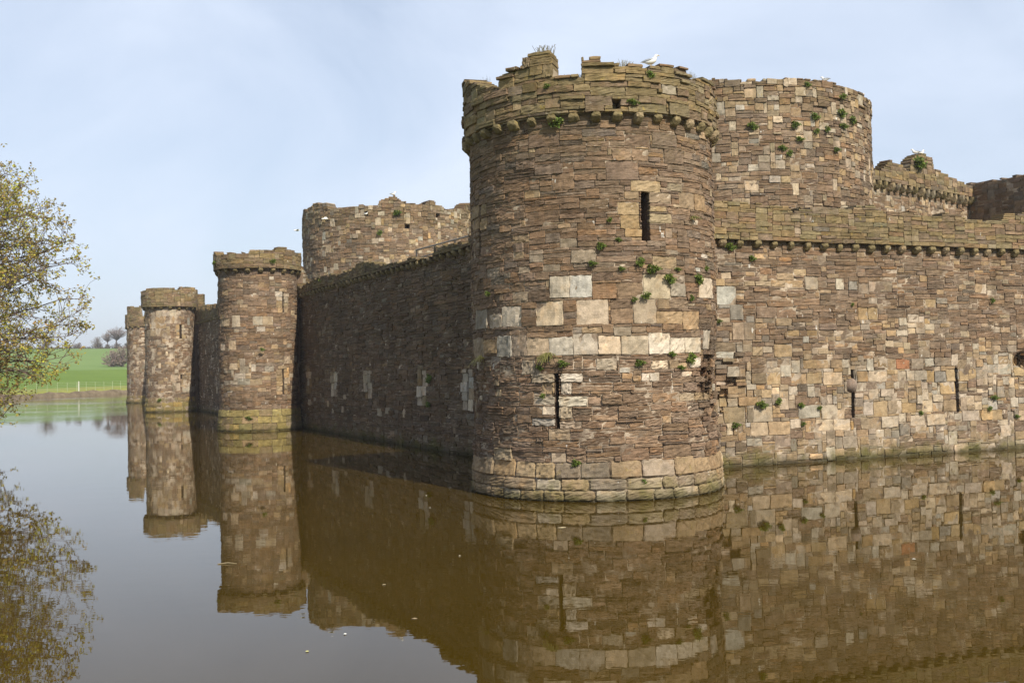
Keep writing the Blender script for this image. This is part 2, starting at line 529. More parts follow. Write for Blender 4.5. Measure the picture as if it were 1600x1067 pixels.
def slit_mesh(surf, u, v0, v1, w, depth=0.75, ang=None):
    """a stone-lined recess, open to the front"""
    mb = MB()
    h = w / 2
    ring = lambda o, k: [surf.pt(np.array(u - h * k), np.array(v0 + 0.0), np.array(o)), surf.pt(np.array(u + h * k), np.array(v0), np.array(o)),
                         surf.pt(np.array(u + h * k), np.array(v1), np.array(o)), surf.pt(np.array(u - h * k), np.array(v1), np.array(o))]
    V = ring(-0.01, 1.0) + ring(-depth, 1.0)
    mb.add(V, np.array([[0, 1, 5, 4], [1, 2, 6, 5], [2, 3, 7, 6], [3, 0, 4, 7], [4, 5, 6, 7]]), (0.14, 0.10, 0.075), (0.3, 0, 0.5), 0)
    return mb


def corbel_meshes(name, w=0.245, h=0.25, d=0.21, n=5, kinds=('olive', 'olive', 'olive', 'tan', 'olive')):
    res = []
    for k in range(n):
        g = np.random.default_rng(50 + k)
        nx, ny, nz = 5, 6, 5
        V = []
        # rounded nose: superellipse block, -y is outward, z from -h to 0
        for j in range(ny):
            t = j / (ny - 1); y = 0.12 - t * (d + 0.12)
            sh = 1.0 if t < 0.6 else 1.0 - 0.16 * ((t - 0.6) / 0.4) ** 2
            drop = 0 if t < 0.55 else 0.45 * h * ((t - 0.55) / 0.45) ** 2.2
            for a in range(16):
                th = (a + 0.5) / 16 * 2 * math.pi
                c, s_ = math.cos(th), math.sin(th)
                p = 9.0
                rr = (abs(c) ** p + abs(s_) ** p) ** (-1 / p)
                x = w / 2 * sh * rr * c + g.normal(0, 0.006); z = -h / 2 + h / 2 * rr * s_ + g.normal(0, 0.006)
                if z < -h / 2: z += drop * (-(z + h / 2) / (h / 2))
                else: z -= 0.02 * t
                V.append((x, y + g.normal(0, 0.006), z))
        f = []
        for j in range(ny - 1):
            for a in range(16):
                b = (a + 1) % 16
                f.append((j * 16 + a, j * 16 + b, (j + 1) * 16 + b, (j + 1) * 16 + a))
        mb = MB()
        col = np.array(PAL[kinds[k % len(kinds)]]) * g.uniform(0.85, 1.2)
        mb.add(V, np.array(f), col, (g.random(), 0.75, 0.3), 0)
        o = (ny - 1) * 16
        cen = np.mean(V[o:o + 16], axis=0) + np.array([0, -0.02, 0])
        mb.add(V[o:o + 16] + [cen], np.array([[a, (a + 1) % 16, 16] for a in range(16)]), col, (g.random(), 0.75, 0.3), 0)
        res.append(mb.mesh(name, M_STONE))
    return res


def put_corbels(parent, surf, us, ztop, meshes, skip=()):
    for k, u in enumerate(us):
        me = meshes[(k * 3 + k // 4) % len(meshes)]
        p = surf.pt(np.array(float(u)), np.array(ztop + 0.0), np.array(0.0))
        link('corbel', me, parent, loc=tuple(p), rz=surf.ang(u) + random.uniform(-0.06, 0.06),
             scale=(random.uniform(0.74, 1.06), random.uniform(0.75, 1.05), random.uniform(0.76, 1.04)))


def prof(pts, default, lo=None, hi=None, rag=0.08, seed=1.0, step=None):
    """top line of a ruined wall: pts sorted (u, z); ragged default outside them"""
    pts = sorted(pts)
    xs = [p[0] for p in pts]; zs = [p[1] for p in pts]

    def f(u):
        r = rag * float(sn(np.array(u * 1.3), np.array(u * 0.7), seed)) + 0.5 * rag * math.sin(u * 9 + seed)
        if xs and xs[0] <= u <= xs[-1]: return float(np.interp(u, xs, zs)) + 0.25 * r
        return default + r
    return f


def px_pts(surf, lst): return [surf.uv(*p) for p in lst]


def px_boxes(surf, lst, ox, oy, sc):
    """photo boxes measured on an enlarged crop -> stones on the wall"""
    out = []
    for (x0, y0, x1, y1, k) in lst:
        xa, xb = ox + x0 / sc, ox + x1 / sc; ya, yb = oy + y0 / sc, oy + y1 / sc
        ym = (ya + yb) / 2; xm = (xa + xb) / 2
        ua = surf.uv(xa, ym)[0]; ub = surf.uv(xb, ym)[0]
        va = surf.uv(xm, yb)[1]; vb = surf.uv(xm, ya)[1]
        out.append((min(ua, ub), max(ua, ub), va, vb, k))
    return out


def jambs(u, v0, v1, w, kinds=('pale', 'tan', 'ochre', 'pale', 'grey'), seed=1, h=(0.2, 0.34), ww=(0.2, 0.42)):
    r = random.Random(seed); out = []
    for s in (-1, 1):
        v = v0
        while v < v1 - 0.08:
            hh = min(r.uniform(*h), v1 - v); x = r.uniform(*ww)
            a = u + s * w / 2; b = a + s * x
            out.append((min(a, b), max(a, b), v, v + hh, r.choice(kinds))); v += hh
    out.append((u - 0.25, u + 0.25, v1, v1 + 0.16, 'tan'))
    return out


def rounded_top(surf, parent, name, z, R):
    """paved wall-walk closing a tower"""
    mb = MB(); n = 48
    V = [(surf.c[0], surf.c[1], z)] + [(surf.c[0] + R * math.sin(i * 2 * math.pi / n), surf.c[1] - R * math.cos(i * 2 * math.pi / n), z) for i in range(n)]
    mb.add(V, np.array([[0, 1 + i, 1 + (i + 1) % n] for i in range(n)])[:, ::-1].copy(), (0.2, 0.17, 0.12), (0.4, 0.5, 0.2), 0)
    return link(name, mb.mesh(name, M_STONE), parent)


# ================================================================== CORNER TOWER
CT = (2.05, 25.65)
t_main = empty('corner_tower', (CT[0], CT[1], 0), 'large round corner tower in front with broken battlements and rows of big pale blocks', 'tower')
S1 = Cyl(CT, 3.0)
S1pl = Cyl(CT, 3.0, lambda v: 0.075 - 0.03 * np.clip(v / 0.6, 0, 1) - 0.045 * np.clip((v - 0.6) / 0.3, 0, 1))
S1pa = Cyl(CT, 3.13)
UM = 3.0 * R_(130)

c2 = [
    (570, 250, 795, 378, 'pale'), (1085, 248, 1228, 375, 'white'), (1235, 300, 1315, 370, 'grey'), (1382, 265, 1462, 378, 'white'),
    (360, 345, 450, 402, 'grey'), (345, 290, 430, 345, 'brown'), (450, 340, 565, 400, 'dbrown'), (805, 290, 1080, 378, 'brown'),
    (487, 402, 645, 522, 'pale'), (720, 388, 897, 520, 'pale'), (1030, 390, 1152, 520, 'pale'), (1158, 385, 1220, 440, 'tan'),
    (1222, 388, 1330, 440, 'brown'), (300, 425, 410, 540, 'pale'), (228, 470, 302, 542, 'pale'), (160, 432, 222, 552, 'grey'),
    (900, 385, 1025, 440, 'brown'), (905, 440, 1025, 520, 'brown'), (1158, 450, 1300, 518, 'tan'), (1300, 450, 1385, 550, 'tan'),
    (280, 585, 357, 695, 'pale'), (357, 585, 442, 695, 'grey'), (442, 590, 560, 692, 'pale'), (560, 585, 700, 692, 'pale'), (700, 565, 827, 692, 'pale'),
    (827, 580, 955, 692, 'pale'), (955, 580, 1110, 690, 'pale'), (1110, 560, 1226, 690, 'white'), (1226, 590, 1314, 682, 'white'), (1314, 592, 1406, 685, 'white'),
    (1420, 560, 1462, 670, 'white'), (150, 600, 200, 700, 'grey'), (200, 610, 275, 695, 'ochre'), (685, 105, 825, 180, 'grey'), (625, 55, 720, 105, 'grey'),
    (530, 195, 620, 235, 'grey'), (1140, 150, 1265, 218, 'tan'), (415, 725, 485, 795, 'pale'), (565, 710, 640, 752, 'tan'), (825, 712, 940, 780, 'pale'),
    (945, 752, 1008, 782, 'white'), (1130, 715, 1218, 775, 'pale'), (1220, 712, 1280, 768, 'tan'), (1335, 705, 1405, 762, 'white'), (1065, 785, 1118, 835, 'white'),
    (1118, 788, 1168, 832, 'white'), (1165, 790, 1260, 830, 'tan'), (1300, 775, 1352, 810, 'white'), (948, 710, 1128, 750, 'mauve'), (748, 720, 822, 762, 'brown'),
    (622, 795, 747, 848, 'pale'), (622, 850, 692, 912, 'pale'), (622, 918, 775, 975, 'pale'), (622, 980, 695, 1045, 'pale'), (622, 1052, 740, 1095, 'pale'),
    (465, 800, 596, 852, 'pale'), (525, 852, 596, 912, 'ochre'), (478, 918, 596, 970, 'pale'), (525, 980, 592, 1025, 'white'), (470, 1035, 592, 1090, 'white'),
    (560, 1098, 685, 1165, 'tan'), (985, 0, 1080, 48, 'ochre'), (1108, 8, 1262, 52, 'ochre'), (1205, 105, 1270, 140, 'grey'), (1400, 125, 1430, 150, 'white'),
    (1365, 200, 1395, 235, 'white'), (980, 335, 1012, 362, 'white'), (575, 1225, 660, 1290, 'pale'), (965, 1215, 1112, 1280, 'brown'), (1195, 1190, 1340, 1255, 'brown'),
    (1055, 1150, 1240, 1210, 'brown'), (260, 1205, 362, 1280, 'tan'), (1285, 905, 1480, 950, 'tan'), (1130, 900, 1280, 950, 'brown'), (970, 905, 1128, 960, 'brown'),
]
c1 = [
    (1012, 788, 1182, 850, 'ochre'), (978, 852, 1062, 902, 'tan'), (945, 905, 1066, 985, 'ochre'), (960, 988, 1066, 1065, 'ochre'), (1120, 852, 1238, 918, 'tan'),
    (1120, 935, 1215, 970, 'ochre'), (1120, 975, 1240, 1030, 'ochre'), (877, 685, 1060, 780, 'mauve'), (1020, 620, 1112, 682, 'mauve'), (915, 615, 1018, 680, 'mauve'),
    (1190, 625, 1300, 697, 'mauve'), (575, 750, 700, 845, 'brown'), (980, 528, 1122, 600, 'mauve'), (1125, 530, 1262, 598, 'mauve'), (700, 785, 812, 845, 'mauve'),
    (490, 695, 640, 750, 'mauve'), (455, 535, 620, 600, 'mauve'), (725, 890, 890, 950, 'mauve'), (430, 955, 615, 1030, 'brown'), (1285, 865, 1425, 950, 'tan'),
    (190, 930, 218, 990, 'tan'), (190, 995, 222, 1060, 'tan'), (140, 935, 178, 1000, 'tan'), (140, 1005, 178, 1065, 'tan'), (1220, 800, 1300, 855, 'tan'),
]
placed1 = px_boxes(S1, c2, 700, 360, 3.556) + px_boxes(S1, c1, 700, 60, 3.556)
us_, _ = S1.uv(1008, 336); ul_, _ = S1.uv(871, 625); ue_, _ = S1.uv(751, 350)
slits1 = [(us_, 5.78, 6.88, 0.20), (ul_, 1.63, 2.84, 0.115), (ue_, 5.7, 6.6, 0.10)]
holes1 = [(u - w / 2, u + w / 2, a, b) for u, a, b, w in slits1]
e0, ev0 = S1.uv(1095, 590)


def erode1(u, v, r):
    """the crumbled patch beside the curtain wall"""
    d = ((u - 3.55) / 0.75) ** 2 + ((v - 2.55) / 0.75) ** 2
    return 0.34 * np.exp(-d) * (0.25 + 1.2 * np.asarray(r))


zones1 = [(1.9, {'brown': 5, 'dbrown': 3, 'mauve': 2, 'tan': .25}, 1.0, 1.0), (3.1, {'brown': 5, 'dbrown': 3.2, 'mauve': 1.2, 'tan': .7, 'white': .12}, 0.95, 1.0),
          (4.7, {'brown': 5, 'dbrown': 2.5, 'mauve': 2, 'tan': .8, 'grey': .5, 'white': .08}, 1.0, 1.0), (6.0, {'brown': 5, 'dbrown': 2, 'mauve': 3, 'grey': .5, 'tan': .4}, 1.1, 1.0),
          (9.0, {'brown': 4, 'dbrown': 1.5, 'mauve': 4.5, 'tan': .5}, 1.1, 1.05)]
mb = MB()
st = pack(-UM, UM, 0.86, 8.62, 0.058, 0.05, zones1, placed1, holes1)
stone_mesh(mb, S1, [q for q in st if q[2] < 3.05], lod=2, gap=0.009, prot=(0.034, 0.017), rough=0.016, erode=erode1, mossf=lambda u, v: 0.03, seed=22)
stone_mesh(mb, S1, [q for q in st if q[2] >= 3.05], lod=2, erode=erode1, mossf=lambda u, v: 0.25 if v > 7.6 else 0.05, seed=21)
backing(mb, S1, -3.0 * math.pi, 3.0 * math.pi, -0.4, 8.62, 0.06, holes1, erode=erode1, flush=lambda u, v: 0.014 * np.clip((3.6 - v) / 0.8, 0.15, 1) * np.clip(0.45 + 0.9 * sn(u * 1.2, v * 1.1, 2.0), 0, 1))
link('shaft', mb.mesh('corner_tower_shaft', [M_STONE, M_MORTAR]), t_main)
# plinth: three battered courses
mb = MB()
stp = []
r = random.Random(9)
for (va, vb) in ((-0.35, 0.0), (0.0, 0.24), (0.24, 0.50), (0.50, 0.88)):
    u = -UM
    while u < UM:
        w = r.uniform(0.4, 0.95); stp.append((u, u + w, va, vb + (r.uniform(-0.03, 0.06) if vb > 0.8 else 0), r.choice(('tan', 'pale', 'tan', 'grey', 'tan')))); u += w
stone_mesh(mb, S1pl, stp, lod=2, gap=0.006, bevel=0.035, rough=0.012, prot=(0.03, 0.012), depth=0.22, mossf=lambda u, v: 0.35, warp=0.01, seed=31)
backing(mb, S1pl, -3.0 * math.pi, 3.0 * math.pi, -0.4, 0.84, 0.08, off=-0.02)
link('plinth', mb.mesh('corner_tower_plinth', [M_STONE, M_MORTAR]), t_main)
# parapet
pp = [(725, 129), (737, 126), (745, 131), (757, 134), (769, 138), (779, 141), (780.5, 123), (787, 113), (815, 106), (816.5, 90), (829, 82), (862, 81), (863.5, 121), (885, 122), (907, 120),
      (908.5, 93), (936, 92), (938, 101), (981, 103), (1009, 103), (1051, 103), (1054, 107), (1072, 109), (1074, 120), (1081, 124), (1102, 121), (1112, 128)]
top1 = prof(px_pts(S1pa, pp), 9.45, rag=0.12)
mb = MB()
uo, vo = S1pa.uv(963, 164)
hole_p = [(uo - 0.09, uo + 0.09, vo - 0.06, vo + 0.1)]
placedp = px_boxes(S1pa, [(460, 78, 580, 135, 'olive'), (412, 108, 460, 160, 'tan'), (520, 138, 585, 215, 'olive'), (735, 115, 845, 152, 'olive'), (740, 155, 920, 190, 'olive'),
                          (925, 155, 1100, 190, 'olive'), (1110, 155, 1260, 215, 'olive'), (605, 218, 755, 258, 'olive'), (760, 205, 985, 245, 'olive'), (410, 365, 548, 428, 'olive'),
                          (1220, 365, 1330, 440, 'olive'), (1270, 185, 1330, 235, 'tan'), (1000, 235, 1120, 280, 'olive'), (1190, 265, 1270, 305, 'pale'), (870, 312, 995, 350, 'ochre'), (1055, 358, 1215, 410, 'olive')], 700, 60, 3.556)
st = pack(-UM, UM, 8.60, 10.2, 0.072, 0.06, [(99, {'olive': 6, 'brown': 2, 'tan': 1.2, 'mauve': 1}, 1.15, 1.1)], placedp, hole_p, top=top1)
stone_mesh(mb, S1pa, st, lod=2, depth=0.5, closed=True, mossf=lambda u, v: 0.65, prot=(0.03, 0.03), seed=41)
backing(mb, S1pa, -3.1 * math.pi, 3.1 * math.pi, 8.58, 10.0, 0.08, holes=hole_p, top=lambda u: top1(u) - 0.14, off=-0.04, thick=0.42)
# underside ring closing the overhang
n = 72; th = np.linspace(-math.pi, math.pi, n + 1)
ri = np.stack([CT[0] + 2.9 * np.sin(th), CT[1] - 2.9 * np.cos(th), 0 * th + 8.605], -1); ro = np.stack([CT[0] + 3.09 * np.sin(th), CT[1] - 3.09 * np.cos(th), 0 * th + 8.605], -1)
jj = np.arange(n)
mb.add(np.concatenate([ri, ro]), np.stack([jj, jj + 1, jj + n + 2, jj + n + 1], -1), (0.2, 0.16, 0.1), (0.5, 0.3, 0.2), 0)
link('parapet', mb.mesh('corner_tower_parapet', [M_STONE, M_MORTAR]), t_main)
CB = corbel_meshes('corbel')
put_corbels(t_main, S1, [S1.uv(930, 180)[0] + (k - 13) * 0.475 for k in range(27)], 8.605, CB)
rounded_top(S1, t_main, 'wall_walk', 8.7, 2.75)
for u, a, b, w in slits1:
    link('arrow_slit', slit_mesh(S1, u, a, b, w).mesh('arrow_slit', M_STONE), t_main)

# ================================================================== CURTAIN WALLS


def curtain(name, label, A, B, u0, u1, zc, topf, zones, placed=(), slits=(), row=0.07, lod=1, plinth_zone=True, parapet_off=0.17, tint=(1, 1, 1), moss=0.1,
            corb_step=0.6, corb_off=0.0, seed=1, corb_h=0.27, cb=None, base=-0.35, thick=1.6, group=None, fl=0.014, pmoss=0.6, res=0.09, erode=None, vhole=(), prot=(0.028, 0.012), deep=0.5):
    S = Pln(A, B); Sp = Pln(A, B, parapet_off)
    # u must run to the right for the mesh winding
    p = S.pt(np.array(u0), np.array(0.0), np.array(0.0))
    t = empty(name, (p[0], p[1], 0), label, 'wall', group)
    holes = [(u - w / 2, u + w / 2, a, b) for u, a, b, w in slits] + list(vhole)
    mb = MB()
    st = pack(u0, u1, base, zc, row, 0.055, zones, placed, holes, rs=random.Random(seed))
    stone_mesh(mb, S, st, lod=lod, gap=0.007, mossf=(lambda u, v: moss if v > 0.6 else 0.45), seed=seed, tint=tint, erode=erode, prot=prot)
    backing(mb, S, u0, u1, base - 0.1, zc, res, holes, thick=thick, erode=erode, flush=lambda u, v: fl * np.clip(0.4 + 0.9 * sn(u * 0.9, v * 1.1, 5.0), 0, 1))
    link('wall_face', mb.mesh(name + '_face', [M_STONE, M_MORTAR]), t)
    mb = MB()
    st = pack(u0, u1, zc - 0.005, zc + 1.6, row * 1.05, 0.06, [(99, {'olive': 6, 'brown': 2.5, 'tan': .8, 'mauve': 1.2}, 1.1, 1.05)], (), (), top=topf, rs=random.Random(seed + 1))
    stone_mesh(mb, Sp, st, lod=lod, depth=deep, closed=True, mossf=lambda u, v: pmoss, seed=seed + 2, tint=tint)
    backing(mb, Sp, u0, u1, zc - 0.006, zc + 1.5, 0.1, top=lambda u: topf(u) - 0.13, off=-0.04, thick=0.42)
    q = [Sp.pt(np.array(u), np.array(zc - 0.004), np.array(o)) for u, o in ((u0, 0.0), (u1, 0.0), (u1, -0.5), (u0, -0.5))]
    mb.add(q, np.array([[0, 1, 2, 3]]), (0.2, 0.16, 0.1), (0.5, 0.3, 0.2), 0)
    link('parapet', mb.mesh(name + '_parapet', [M_STONE, M_MORTAR]), t)
    k = u0 + corb_off
    us = []
    while k < u1 - 0.1: us.append(k); k += corb_step
    put_corbels(t, S, us, zc - 0.004, cb or CB)
    for u, a, b, w in slits:
        link('arrow_slit', slit_mesh(S, u, a, b, w).mesh('arrow_slit', M_STONE), t)
    return t, S, Sp


RA = (5.98, 29.35); RB = (5.98 + 10.74, 29.35 + 4.45)
SR = Pln(RA, RB); SRp = Pln(RA, RB, 0.17)
rw_top = [(1110, 312), (1150, 314), (1178, 318), (1232, 322), (1238, 331), (1247, 331), (1250, 325), (1334, 327), (1338, 323), (1366, 323), (1370, 329), (1400, 331), (1432, 331), (1436, 337), (1470, 338),
          (1476, 332), (1532, 345), (1536, 346), (1564, 344), (1569, 333), (1600, 335)]
topR = prof(px_pts(SRp, rw_top), 7.6, rag=0.15, seed=2.0)
c5 = [(62, 220, 160, 305, 'white'), (130, 308, 197, 385, 'grey'), (140, 395, 195, 485, 'grey'), (195, 395, 255, 485, 'grey'), (55, 490, 160, 545, 'tan'), (60, 545, 150, 570, 'white'), (495, 168, 565, 228, 'grey'),
      (765, 322, 815, 382, 'ochre'), (815, 322, 865, 382, 'ochre'), (820, 193, 878, 248, 'grey'), (878, 193, 940, 248, 'grey'), (768, 198, 818, 248, 'grey'), (720, 185, 766, 232, 'grey'), (655, 180, 695, 230, 'pale'),
      (198, 190, 255, 222, 'tan'), (255, 190, 330, 222, 'tan'), (330, 188, 400, 220, 'tan'), (400, 185, 492, 222, 'tan'), (360, 150, 445, 180, 'tan'), (85, 145, 135, 175, 'pale'), (48, 180, 103, 212, 'ochre'),
      (102, 815, 208, 902, 'ochre'), (312, 642, 382, 710, 'ochre'), (170, 765, 268, 815, 'ochre'), (512, 650, 590, 705, 'ochre'), (960, 578, 1028, 625, 'red'), (435, 650, 510, 708, 'tan'), (235, 650, 312, 705, 'tan'),
      (595, 645, 688, 705, 'pale'), (690, 642, 735, 705, 'tan'), (760, 640, 822, 695, 'ochre'), (822, 640, 912, 690, 'pale'), (965, 640, 1010, 690, 'pale'), (1048, 635, 1110, 690, 'pale'), (1110, 635, 1148, 690, 'ochre'),
      (1150, 640, 1208, 690, 'grey'), (1210, 632, 1254, 692, 'ochre'), (1272, 628, 1318, 690, 'ochre'), (1318, 628, 1360, 675, 'ochre'), (1360, 620, 1412, 670, 'grey'), (1470, 610, 1535, 660, 'pale'), (1546, 625, 1600, 660, 'ochre'),
      (750, 730, 808, 785, 'ochre'), (668, 710, 742, 790, 'pale'), (820, 730, 872, 778, 'pale'), (875, 728, 948, 770, 'pale'), (948, 735, 998, 770, 'mauve'), (1180, 695, 1254, 760, 'ochre'), (1272, 695, 1315, 735, 'ochre'),
      (845, 785, 918, 862, 'ochre'), (918, 785, 985, 858, 'tan'), (985, 795, 1056, 850, 'ochre'), (580, 808, 665, 875, 'pale'), (668, 825, 742, 870, 'ochre'), (795, 790, 845, 862, 'pale'), (1085, 785, 1138, 848, 'pale'), (1138, 790, 1190, 845, 'tan'),
      (1190, 785, 1262, 840, 'tan'), (1278, 770, 1312, 838, 'grey'), (780, 868, 882, 925, 'tan'), (885, 862, 965, 920, 'pale'), (250, 822, 340, 892, 'pale'), (215, 822, 250, 892, 'tan'), (470, 812, 575, 875, 'pale'), (555, 878, 645, 940, 'pale'),
      (645, 880, 735, 935, 'pale'), (235, 900, 318, 960, 'pale'), (320, 890, 425, 955, 'tan'), (1030, 860, 1105, 912, 'pale'), (1110, 855, 1205, 905, 'pale'), (1285, 838, 1380, 892, 'pale'), (1382, 832, 1440, 885, 'ochre'),
      (1440, 830, 1490, 882, 'ochre'), (495, 580, 562, 628, 'tan'), (565, 580, 620, 625, 'tan'), (632, 585, 685, 625, 'tan'), (685, 585, 720, 625, 'pale'), (865, 575, 915, 622, 'tan'), (915, 575, 960, 625, 'tan'), (1030, 575, 1095, 622, 'grey'),
      (1100, 578, 1150, 618, 'pale'), (1150, 575, 1235, 615, 'grey'), (350, 500, 438, 565, 'ochre'), (235, 515, 295, 562, 'tan'), (297, 515, 342, 550, 'pale'), (1070, 520, 1128, 570, 'grey'), (1510, 505, 1560, 550, 'grey'), (1348, 200, 1410, 250, 'tan'),
      (1105, 285, 1158, 320, 'ochre'), (1020, 352, 1070, 398, 'pale'), (570, 432, 648, 468, 'mauve'), (650, 432, 740, 470, 'pale'), (415, 440, 478, 470, 'ochre'), (512, 440, 568, 470, 'ochre'), (352, 372, 435, 415, 'tan'), (255, 318, 355, 370, 'mauve'), (358, 322, 460, 372, 'mauve')]
placedR = px_boxes(SR, c5, 1100, 380, 3.2)
usl1 = SR.uv(1332, 620)[0]; usl2 = SR.uv(1495, 610)[0]
uo1, vo1 = SR.uv(1330, 602)
zonesR = [(0.8, {'tan': 4, 'grey': 4, 'mauve': 2, 'pale': 1}, 1.25, 1.45), (2.85, {'tan': 4, 'pale': 4, 'ochre': 1.5, 'grey': 2, 'mauve': 1.6, 'brown': 1}, 1.0, 1.2),
          (4.2, {'brown': 3, 'mauve': 3, 'tan': 2.2, 'grey': 1.6, 'pale': .9, 'dbrown': 1, 'ochre': .3}, 0.95, 0.85), (5.1, {'brown': 5, 'mauve': 3, 'dbrown': 2, 'tan': 1, 'grey': .9}, 1.05, 0.85),
          (9, {'brown': 5, 'mauve': 3.5, 'dbrown': 2, 'tan': .9, 'ochre': .15}, 1.05, 0.85)]


def erodeR(u, v, r):
    d1 = ((u - 11.9) / 0.45) ** 2 + ((v - 2.9) / 0.25) ** 2
    d2 = ((u - 0.1) / 0.6) ** 2 + ((v - 2.3) / 0.9) ** 2
    return 0.30 * np.exp(-d1 * d1) + 0.25 * np.exp(-d2) * (0.2 + np.asarray(r))


t_rw, _, _ = curtain('curtain_wall', 'sunlit curtain wall running right from the big corner tower, with two arrow slits', RA, RB, -2.9, 22.0, 6.54, topR, zonesR, placedR,
                     [(usl1, 1.27, 2.70, 0.13), (usl2, 1.26, 2.68, 0.12)], row=0.060, lod=1, corb_off=0.57, seed=61, res=0.07, erode=erodeR,
                     vhole=[(uo1 - 0.16, uo1 + 0.16, vo1 - 0.17, vo1 + 0.17)])
# round stone stuck in the first slit
mb = MB()
cen = SR.pt(np.array(uo1 - 0.02), np.array(vo1), np.array(0.0))
nl, nm = 10, 16
V = []
for i in range(nl + 1):
    for j in range(nm):
        a = math.pi * i / nl; b = 2 * math.pi * j / nm
        rr = 0.205 * (1 + 0.05 * math.sin(3 * a + 2 * b))
        V.append(cen + rr * np.array([math.sin(a) * math.cos(b), 0.75 * math.sin(a) * math.sin(b), 1.05 * math.cos(a)]))
Fq = [(i * nm + j, i * nm + (j + 1) % nm, (i + 1) * nm + (j + 1) % nm, (i + 1) * nm + j) for i in range(nl) for j in range(nm)]
mb.add(V, np.array(Fq)[:, ::-1].copy(), (0.26, 0.20, 0.16), (0.7, 0.05, 0.2), 0)
tag(link('stone_ball', mb.mesh('stone_ball', M_STONE, True)), 'rounded boulder lodged in the left of the two slits of the sunlit curtain wall', 'stone')

LA = (-1.1, 34.2); LB = (-11.5, 55.0)
SLr = Pln(LB, LA)           # u runs towards the corner tower (to the right)
LLEN = math.hypot(LB[0] - LA[0], LB[1] - LA[1])
SLp = Pln(LB, LA, 0.17)
lw_top = [(733, 381), (720, 380), (700, 382), (679, 388), (677, 399), (652, 405), (641, 401), (637, 405), (616, 411), (592, 414), (580, 410), (560, 411), (552, 420), (530, 428), (510, 429), (488, 438), (480, 443), (468, 450)]
topL = prof(px_pts(SLp, lw_top), 7.5, rag=0.2, seed=3.0)
lslits = [(SLr.uv(x, y)[0], a, b, 0.07) for x, y, a, b in ((660, 605, 1.62, 3.0), (575, 600, 1.75, 3.0), (523, 595, 1.75, 3.0), (483, 590, 1.85, 3.0), (733, 610, 1.55, 2.95))]
placedL = []
for q, (u, a, b, w) in enumerate(lslits): placedL += jambs(u, a, b, w, seed=q + 3, kinds=('pale', 'white', 'pale', 'ochre', 'white'), h=(0.28, 0.42), ww=(0.35, 0.6))
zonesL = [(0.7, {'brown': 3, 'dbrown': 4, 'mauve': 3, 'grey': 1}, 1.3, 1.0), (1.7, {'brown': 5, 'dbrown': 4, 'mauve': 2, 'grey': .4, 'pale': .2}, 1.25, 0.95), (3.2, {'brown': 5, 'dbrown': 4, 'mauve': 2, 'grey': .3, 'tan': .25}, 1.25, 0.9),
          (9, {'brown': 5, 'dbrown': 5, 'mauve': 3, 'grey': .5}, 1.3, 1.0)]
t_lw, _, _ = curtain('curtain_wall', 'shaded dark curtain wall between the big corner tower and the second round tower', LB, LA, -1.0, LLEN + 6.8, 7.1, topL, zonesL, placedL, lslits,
                     row=0.062, lod=1, seed=71, fl=0.004, moss=0.25, tint=(0.74, 0.74, 0.74), res=0.1, corb_step=0.58, prot=(0.032, 0.02))  # tint and dark-brown mix put extra shade into this wall's stone colour
# between second and third towers
L2A = (-15.2, 62.4 - 5.0); L2B = (-25.9, 83.8)
d_l = np.array([-10.4, 20.8]) / math.hypot(10.4, 20.8)
P0 = np.array(LA) + d_l * 24.5; P1 = np.array(LA) + d_l * 57.0
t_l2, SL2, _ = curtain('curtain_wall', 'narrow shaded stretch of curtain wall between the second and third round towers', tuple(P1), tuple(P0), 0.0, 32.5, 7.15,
                       prof([], 8.0, rag=0.35, seed=5.0), zonesL, [], [(13.0, 1.7, 3.0, 0.07), (19.0, 1.7, 3.0, 0.07)], row=0.11, lod=0, seed=81, moss=0.2, res=0.2, tint=(0.74, 0.74, 0.74))  # same darkening tint, shade painted into the stones

# ================================================================== OTHER TOWERS OF THE OUTER WARD


